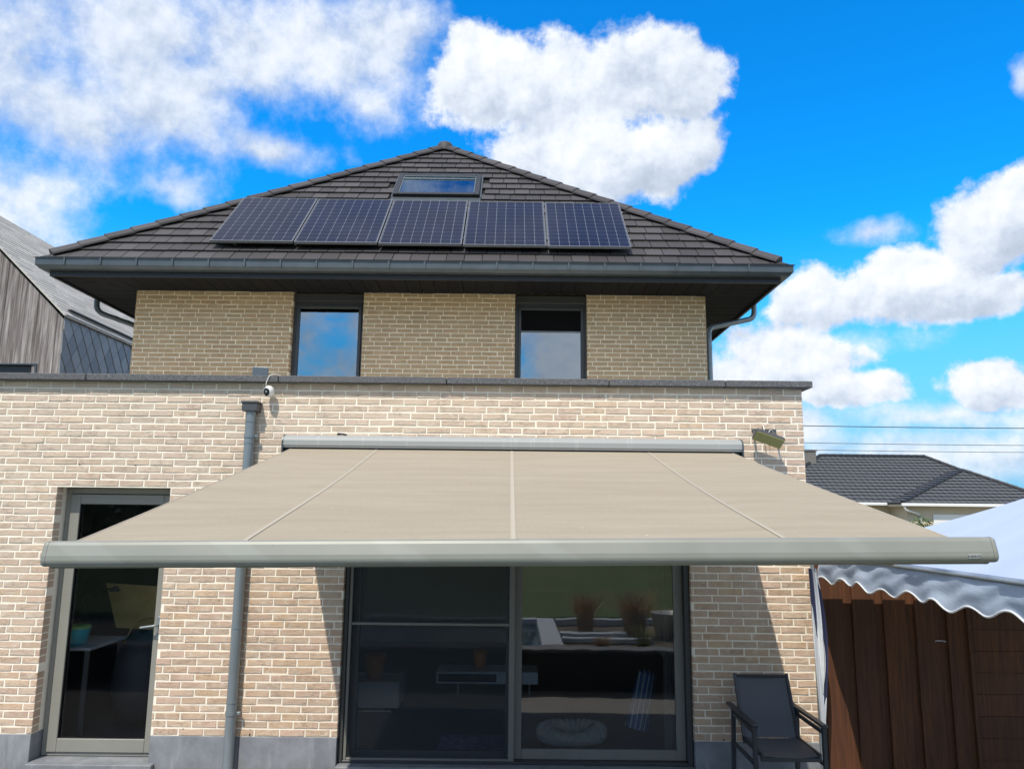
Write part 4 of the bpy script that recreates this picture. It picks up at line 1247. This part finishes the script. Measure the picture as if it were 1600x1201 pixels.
b = MB(); b.lathe([(0, 0), (.07, 0), (.09, .2), (.075, .2), (0, .15)], (-.36, 2.75, .502), 16); tag(b.build('orange_pot', M['orange']), 'small orange pot on the white shelf bench', 'pot')
b = MB(); b.bbox(-.66, .02, .30, .88, .202, .225, .006); tag(b.build('floor_rug', M['rug']), 'purple woven rug lying just inside the sliding door', 'rug')
def torus(b, c, rx, ry, r, nu=44, nv=14):
    def f(s, t):
        a_, e_ = 2 * math.pi * s, 2 * math.pi * t
        low = 1 - .28 * max(0, -math.sin(a_)) ** 2
        rr = r * (1 + .05 * math.sin(26 * a_)) * low
        return (c[0] + (rx + rr * math.cos(e_)) * math.cos(a_), c[1] + (ry + rr * math.cos(e_)) * math.sin(a_), c[2] + rr * (1 + math.sin(e_)))
    b.grid(f, nu * 3, nv)
b = MB(); torus(b, (.615, .72, .2), .25, .13, .095); b.lathe([(0, .05), (.1, .06), (.17, .08)], (.615, .72, .2), 24); tag(b.build('dog_bed', M['bed']), 'fluffy grey dog bed on the floor inside the fixed pane', 'dog bed')
b = MB()
T_ = Matrix.Translation((1.30, 1.1, .2)) @ Matrix.Rotation(R(12), 4, 'Y')
b.grid(lambda s, t: T_ @ Vector(((.13 + .015 * math.sin(12 * s)) * math.cos(2 * math.pi * s) * (1 - .25 * t), .09 * math.sin(2 * math.pi * s), .05 + .55 * t)), 30, 8)
b.grid(lambda s, t: T_ @ Vector(((.11) * math.cos(2 * math.pi * s) * .75 * (1 - t), .09 * math.sin(2 * math.pi * s) * (1 - t), .6 + .03 * t)), 30, 3)
mst = mat('blue_striped_towel', rough=.9, fn=lambda t, b_: t.put(b_.inputs['Base Color'], t.mix(t.m('GREATER_THAN', t.m('SINE', t.m('MULTIPLY', t.m('SUBTRACT', t.sep(obco(t))[0], t.m('MULTIPLY', t.sep(obco(t))[2], .21)), 130)), .75), (.10, .20, .42), (.7, .75, .8))))
tag(b.build('rolled_towel', mst), 'blue and white striped rolled towel standing indoors', 'towel')
def curtain(name, x0, x1, y, label):
    b = MB(); b.grid(lambda s, t: (x0 + (x1 - x0) * s, y + .03 * math.sin(2 * math.pi * s * 4), .22 + 2.4 * t), 40, 4)
    tag(b.build(name, M['curtain']), label, 'curtain')
curtain('curtain', 1.46, 1.58, .42, 'grey curtain gathered at the right end of the sliding door')
curtain('curtain', -5.25, -4.95, 1.85, 'dark curtain gathered behind the left edge of the patio door')
# study behind the left door
b = MB(); b.bbox(-5.2, -4.15, .75, 1.5, 1.0, 1.03, .004); ds = b.build('desk', M['furn_white']); tag(ds, 'pale desk with cables behind the patio door', 'desk')
for x, y in ((-5.15, .8), (-4.2, .8), (-5.15, 1.45), (-4.2, 1.45)):
    b = MB(); b.bbox(x - .02, x + .02, y - .02, y + .02, .2, .999, .003); b.build('leg', M['steel'], ds)
b = MB(); b.lathe([(0, 0), (.10, 0), (.12, .15), (.12, .155), (0, .155)], (-4.40, .95, 1.032), 20); o = b.build('storage_tub', M['teal']); tag(o, 'teal tub with a green lid standing on the desk', 'tub')
b = MB(); b.lathe([(.122, .156), (.124, .18), (.1, .19), (0, .19)], (-4.40, .95, 1.032), 20); b.build('lid', M['green'], o)
b = MB()
T_ = Matrix.Translation((-4.15, 1.75, 1.32)) @ Matrix.Rotation(R(-12), 4, 'X') @ Matrix.Rotation(R(3), 4, 'Y')
b.prism([(-.45, .22), (.45, .22), (.38, -.25), (-.22, -.25)], 'y', 0, .02); b.v = [tuple(T_ @ Vector(p)) for p in b.v]
tag(b.build('wooden_board', M['plywood']), 'leaning plywood board above the dark chair', 'board')
b = MB(); b.tube(bend([(-4.25, 1.6, .9), (-4.10, 1.6, 1.22), (-3.55, 1.6, 1.22)]), .010, 8); tag(b.build('metal_tube_stand', M['plywood']), 'bent metal tube in front of the plywood board', 'stand')
b = MB(); b.tube(bend([(-4.6, 1.3, 1.03), (-4.6, 1.35, 1.48), (-4.3, 1.4, 1.54)]), .012, 8); b.lathe([(.02, .03), (.06, -.02), (.055, -.02), (.02, .02)], (-4.28, 1.4, 1.53), 14); tag(b.build('desk_lamp', M['dgrey']), 'dark goose neck lamp on the desk', 'lamp')
b = MB(); b.lathe([(0, .0), (.3, .02), (.34, .3), (.3, .62), (.2, .78), (0, .82)], (-3.75, 1.15, .3), 20, T=Matrix.Translation((0, 0, 0))); tag(b.build('bean_bag', M['darkroom']), 'black upholstered chair in front of the plywood board', 'chair')
b = MB(); b.bbox(-3.75, -3.15, 1.2, 1.8, .95, .98, .004)
for z_ in (.22, .42, .62): b.bbox(-3.6, -3.2, 1.3, 1.7, z_, z_ + .17, .01)
tag(b.build('side_table', M['darkroom']), 'dark stacked side table at the right of the patio door', 'table')
b = MB(); b.lathe([(.03, .26), (.045, .25), (.09, .2), (.13, .1), (.155, 0), (.15, 0), (.12, .1), (.08, .19), (.03, .24)], (-2.86, 4.3, 5.02), 26); o = b.build('pendant_lamp', M['lampshade']); tag(o, 'peach pendant lampshade behind the left upper window', 'lamp')
b = MB(); b.tube([(-2.86, 4.3, 5.27), (-2.86, 4.3, 5.46)], .005, 6); b.build('lamp_cord', M['black'], o)

# ------------------------------------------------------------------ timber neighbour house on the left
nb = thing('timber_house', 'neighbouring house with silvered vertical timber gable and shingle roof', 'house', (-12, 12, 0))
GX, GY, GZ, RXX, RZ = -8.985, 7.8, 6.17, -11.98, 9.08
DY = 22
b = MB()
x = GX; 
while x > RXX * 2 - GX:
    x2 = x - .135
    def zt(xx): return GZ + (RZ - GZ) * (1 - abs(xx - RXX) / (GX - RXX))
    y0 = GY - random.uniform(0, .014)
    if not (-11.5 < x2 and x < -9.42):
        zb = 0
    else: zb = 5.17
    def pcs(za):
        b.add([(x2 + .006, y0, za), (x, y0, za), (x, y0, zt(x) - .05), (x2 + .006, y0, zt(x2) - .05), (x2 + .006, GY + .05, za), (x, GY + .05, za), (x, GY + .05, zt(x) - .05), (x2 + .006, GY + .05, zt(x2) - .05)], [(0, 1, 2, 3), (1, 5, 6, 2), (4, 0, 3, 7), (0, 4, 5, 1)])
    pcs(zb)
    x = x2
b.build('timber_gable', M['cladding'], nb)
b = MB(); b.box(RXX * 2 - GX + .05, GX - .05, GY + .1, GY + .2, 0, GZ); b.add([(RXX * 2 - GX + .05, GY + .12, GZ), (GX - .05, GY + .12, GZ), (RXX, GY + .12, RZ - .1)], [(0, 1, 2)]); b.build('gable_backing', M['darkgap'], nb)
b = MB(); b.bbox(-11.5, -9.41, GY - .03, GY + .06, 5.17, 5.20, .004); b.bbox(-9.45, -9.41, GY - .03, GY + .06, 4.2, 5.169, .004); wn_ = b.build('window', M['zinc'], nb)
b = MB(); b.box(-11.5, -9.45, GY + .05, GY + .06, 4.2, 5.17); b.build('glass_pane', M['black'], wn_)
# side wall of diamond slates
b = MB(); sw, sh = .36, .50
for r in range(int(GZ / (sh / 2)) + 1):
    for k_ in range(int(DY / sw) + 1):
        yc = GY + k_ * sw + (sw / 2 if r % 2 else 0); zc = GZ - .02 - r * sh / 2
        if zc < 3.5: continue
        q = [(yc, zc - sh / 2), (yc + sw / 2, zc), (yc, zc + sh / 2), (yc - sw / 2, zc)]
        for cl in ((0, 1, GZ), (-1, 0, -GY)): q = clip(q, *cl)
        if len(q) < 3: continue
        def wv(p): return .006 + .018 * ((zc + sh / 2 - p[1]) / sh)
        n_ = len(q)
        cxx, czz = sum(p[0] for p in q) / n_, sum(p[1] for p in q) / n_
        q = [(cxx + (p[0] - cxx) * .94, czz + (p[1] - czz) * .94) for p in q]
        b.add([(GX + wv(p), p[0], p[1]) for p in q] + [(GX, p[0], p[1]) for p in q], [tuple(range(n_))] + [(i, i + n_, (i + 1) % n_ + n_, (i + 1) % n_) for i in range(n_)])
b.build('slate_wall', M['slate'], nb)
b = MB(); b.box(GX - .1, GX + .002, GY + .05, GY + DY, 0, GZ); b.build('side_wall_backing', M['darkgap'], nb)
# shingle roof
rb = MB()
sl_ = Vector((RXX - (GX + .06), 0, RZ - (GZ - .02))); Ls = sl_.length; sl_.normalize()
def shingles(O_, U_, V_, Lu, Lv, ew, tw, seed):
    rnd = random.Random(seed); N_ = U_.cross(V_).normalized(); r = 0
    while r * ew < Lv:
        k_ = 0; off = rnd.uniform(-tw, 0)
        while k_ * tw + off < Lu:
            u0 = max(0, k_ * tw + off); u1 = min(Lu, k_ * tw + off + tw - .012); k_ += 1
            if u1 - u0 < .02: continue
            v0, v1 = r * ew, min(Lv, r * ew + ew + .02)
            q = [(u0, v0), (u1, v0), (u1, v1), (u0, v1)]
            top = [O_ + U_ * p[0] + V_ * p[1] + N_ * (.017 if i < 2 else .008) for i, p in enumerate(q)]
            bot = [t_ - N_ * .02 for t_ in top]
            rb.add(top + bot, [(0, 1, 2, 3), (0, 4, 5, 1), (1, 5, 6, 2), (3, 7, 4, 0)])
        r += 1
shingles(Vector((GX + .06, GY - .04, GZ - .02)), Vector((0, 1, 0)), sl_, DY, Ls, .13, .55, 11)
nrf = rb.build('shingle_roof', M['shingle'], nb)
b = MB()
def sl2(p): return p
b.add([(GX, GY, GZ - .05), (RXX, GY, RZ - .06), (RXX, GY + DY, RZ - .06), (GX, GY + DY, GZ - .05), (RXX * 2 - GX, GY, GZ - .05), (RXX * 2 - GX, GY + DY, GZ - .05)], [(0, 3, 2, 1), (1, 2, 5, 4)]); b.build('roof_deck', M['darkgap'], nrf)
b = MB(); b.bar((GX + .06, GY - .05, GZ - .0), (RXX, GY - .05, RZ + .02), .03, .07, (0, 1, 0)); b.build('verge_trim', M['shingle'], nrf)
b = MB(); b.bar((GX + .03, GY - .0, GZ + .01), (GX + .03, GY + DY, GZ + .01), .05, .045); b.build('eave_trim', M['fascia'], nrf)
n_s = Vector((sl_.z, 0, -sl_.x))
b = MB(); pb_ = Vector((GX + .06, 0, GZ - .02)) + sl_ * .30 + n_s * .05
b.bar((pb_.x, GY + .35, pb_.z), (pb_.x, GY + DY, pb_.z), .07, .03); b.build('box_gutter', M['cable'], nrf)

# ------------------------------------------------------------------ bungalow on the right
bg = thing('bungalow', 'distant cream bungalow with dark tiled hipped roof', 'house', (19, 33, 0))
E0 = 3.03
def bslope(b, pts, m=0):
    """courses of tiles as stepped strips over a planar polygon whose first edge is the eave"""
    P0, P1 = Vector(pts[0]), Vector(pts[1])
    U_ = (P1 - P0).normalized()
    N_ = (P1 - P0).cross(Vector(pts[2]) - P0).normalized()
    if N_.z < 0: N_ = -N_
    V_ = N_.cross(U_).normalized()
    if V_.z < 0: V_ = -V_
    poly = [((Vector(p) - P0).dot(U_), (Vector(p) - P0).dot(V_)) for p in pts]
    vm = max(p[1] for p in poly); ew = .34; r = 0
    area = sum(poly[i][0] * poly[(i + 1) % len(poly)][1] - poly[(i + 1) % len(poly)][0] * poly[i][1] for i in range(len(poly)))
    if area < 0: poly = poly[::-1]
    while r * ew < vm:
        q = [(-60, r * ew), (60, r * ew), (60, r * ew + ew), (-60, r * ew + ew)]
        for i in range(len(poly)):
            a_, c_ = poly[i], poly[(i + 1) % len(poly)]
            nx, ny = c_[1] - a_[1], -(c_[0] - a_[0])
            q = clip(q, nx, ny, nx * a_[0] + ny * a_[1])
            if len(q) < 3: break
        if len(q) >= 3:
            n_ = len(q)
            top = [P0 + U_ * p[0] + V_ * p[1] + N_ * (.06 - .05 * (p[1] - r * ew) / ew) for p in q]
            b.add(top + [t_ - N_ * .05 for t_ in top], [tuple(range(n_))] + [(i, i + n_, (i + 1) % n_ + n_, (i + 1) % n_) for i in range(n_)], m)
        r += 1
b = MB()
ML, MR, MY, MZ = 12.2, 26.5, 31.0, 5.62     # main roof
bslope(b, [(ML, MY, E0), (MR, MY, E0), (22.9, 35.5, MZ), (17.1, 35.5, MZ)])
bslope(b, [(ML, 40, E0), (ML, MY, E0), (17.1, 35.5, MZ)])
bslope(b, [(MR, MY, E0), (MR, 40, E0), (22.9, 35.5, MZ)])
bslope(b, [(MR, 40, E0), (ML, 40, E0), (17.1, 35.5, MZ), (22.9, 35.5, MZ)])
wl, wr, wy = 18.45, 26.1, 29.4
bslope(b, [(wl, wy, 2.99), (wr, wy, 2.99), (23.25, 32.6, 4.72)])
bslope(b, [(wl, 36, 2.99), (wl, wy, 2.99), (23.25, 32.6, 4.72), (23.25, 36, 4.72)])
bslope(b, [(wr, wy, 2.99), (wr, 36, 2.99), (23.25, 36, 4.72), (23.25, 32.6, 4.72)])
brf = b.build('tiled_roof', M['btile'], bg)
for a_, c_ in (((17.1, 35.5, MZ), (22.9, 35.5, MZ)), ((22.9, 35.5, MZ), (MR, MY, E0)), ((17.1, 35.5, MZ), (ML, MY, E0)), ((23.25, 32.6, 4.72), (wl, wy, 2.99)), ((23.25, 32.6, 4.72), (wr, wy, 2.99))):
    b = MB(); L_ = (Vector(c_) - Vector(a_)).length; n_ = int(L_ / .4)
    for i in range(n_):
        p0 = Vector(a_).lerp(Vector(c_), i / n_) + Vector((0, 0, .05)); p1 = Vector(a_).lerp(Vector(c_), (i + 1.08) / n_) + Vector((0, 0, .05))
        b.tube([p0, p1], [.085, .10], 8)
    b.build('ridge_tiles', M['fascia'], brf)
b = MB(); b.bbox(15.95, 16.55, 34.6, 35.1, 4.6, 5.82, .01); b.bbox(15.9, 16.6, 34.55, 35.15, 5.821, 5.9, .01); b.build('chimney', M['bchim'], brf)
b = MB(); b.box(ML + .4, MR - .4, MY + .4, 39.6, 0, 2.88); b.box(wl + .35, wr - .35, wy + .35, MY + .39, 0, 2.84); b.build('house_wall', M['bwall'], bg)
b = MB(); b.box(ML + .05, MR - .05, MY + .06, 39.9, 2.881, 3.0); b.box(wl + .05, wr - .05, wy + .06, 35.9, 2.845, 2.96); b.build('eave_soffit', M['bwall'], bg)
b = MB(); b.bbox(ML - .05, wl + .02, MY - .1, MY + .04, 2.9, 3.04, .02); b.bbox(wl - .07, wr + .1, wy - .1, wy + .04, 2.86, 3.0, .02); b.build('gutter', M['bgutter'], bg)
b = MB(); b.tube(bend([(wl + .05, wy - .02, 2.88), (wl + .1, wy + .02, 2.7), (wl + .85, wy + .3, 2.5), (wl + .95, wy + .3, 2.3), (wl + .95, wy + .3, 0)]), .05, 8); b.build('rain_pipe', M['bgutter'], bg)
b = MB(); ring(b, 17.5, 18.72, 1.4, 2.5, MY + .34, MY + .40, .1, .1, .1, .1, .01); wn_ = b.build('window', M['bgutter'], bg)
b = MB(); b.box(17.6, 18.62, MY + .385, MY + .395, 1.5, 2.4); b.build('glass_pane', M['black'], wn_)
b = MB(); b.bbox(20.0, 23.2, wy + .30, wy + .348, .2, 2.5, .01); b.build('roller_shutter', M['bgutter'], bg)
def leafball(b, c, rx, ry, rz, n, s):
    for i in range(n):
        d = Vector((random.gauss(0, 1), random.gauss(0, 1), random.gauss(0, 1))).normalized() * random.random() ** .4
        p = Vector((c[0] + d.x * rx, c[1] + d.y * ry, c[2] + d.z * rz))
        a_ = Vector((random.gauss(0, 1), random.gauss(0, 1), random.gauss(0, 1))).normalized(); bb = a_.cross(Vector((random.gauss(0, 1), random.gauss(0, 1), 1))).normalized()
        k_ = s * random.uniform(.6, 1.3)
        b.add([p - a_ * k_, p - bb * k_ * .5, p + a_ * k_, p + bb * k_ * .5], [(0, 1, 2, 3)])
t1 = thing('leafy_shrub', 'green shrub against the cream bungalow wall', 'shrub', (18.9, 29.0, 0))
b = MB(); leafball(b, (18.95, 28.8, 1.7), .75, .5, .75, 700, .07); b.build('crown', M['foliage'], t1)
b = MB()
for k_ in range(7):
    a_ = k_ * .9; b.tube([(18.95, 28.8, 0), (18.95 + .2 * math.cos(a_), 28.8 + .2 * math.sin(a_), 1.0), (18.95 + .5 * math.cos(a_), 28.8 + .3 * math.sin(a_), 2.0)], [.04, .03, .012], 6)
b.build('stem', M['bark'], t1)
t2 = thing('garden_tree', 'green tree behind the bungalow chimney', 'tree', (16.6, 42, 0))
b = MB()
for c_, r_ in (((17.2, 42, 5.4), 1.5), ((16.0, 42, 5.0), 1.5), ((18.2, 42.3, 4.8), 1.3), ((17.0, 41.5, 4.2), 1.6)): leafball(b, c_, r_, r_, r_ * .8, 900, .12)
b.build('crown', M['foliage'], t2)
b = MB(); b.tube([(17, 42, 0), (17, 42, 2), (17.1, 42, 4.5)], [.2, .16, .08], 8); b.build('trunk', M['bark'], t2)
def wire(z0, z1, lab_, y=22, r_=.011):
    b = MB(); pts = []
    for i in range(31):
        t = i / 30; x = -6 + 40 * t
        pts.append((x, y, z0 + (z1 - z0) * t - .35 * 4 * t * (1 - t)))
    b.tube(pts, r_, 6); tag(b.build('power_line', M['cable']), lab_, 'cable', 'overhead cables')
wire(6.16, 6.02, 'highest overhead cable crossing the sky above the bungalow', r_=.016)
wire(5.52, 5.36, 'middle overhead cable above the bungalow roof')
wire(5.25, 5.10, 'lowest overhead cable just over the bungalow ridge', r_=.010)
for x in (-6.0, 34.0):
    b = MB(); b.tube([(x, 22, 0), (x, 22, 7)], [.14, .1], 10); b.bbox(x - .06, x + .06, 21.4, 22.6, 5.9, 6.0, .01)
    tag(b.build('utility_pole', M['bark']), 'wooden utility pole at the %s end of the cables' % ('left' if x < 0 else 'right'), 'pole')
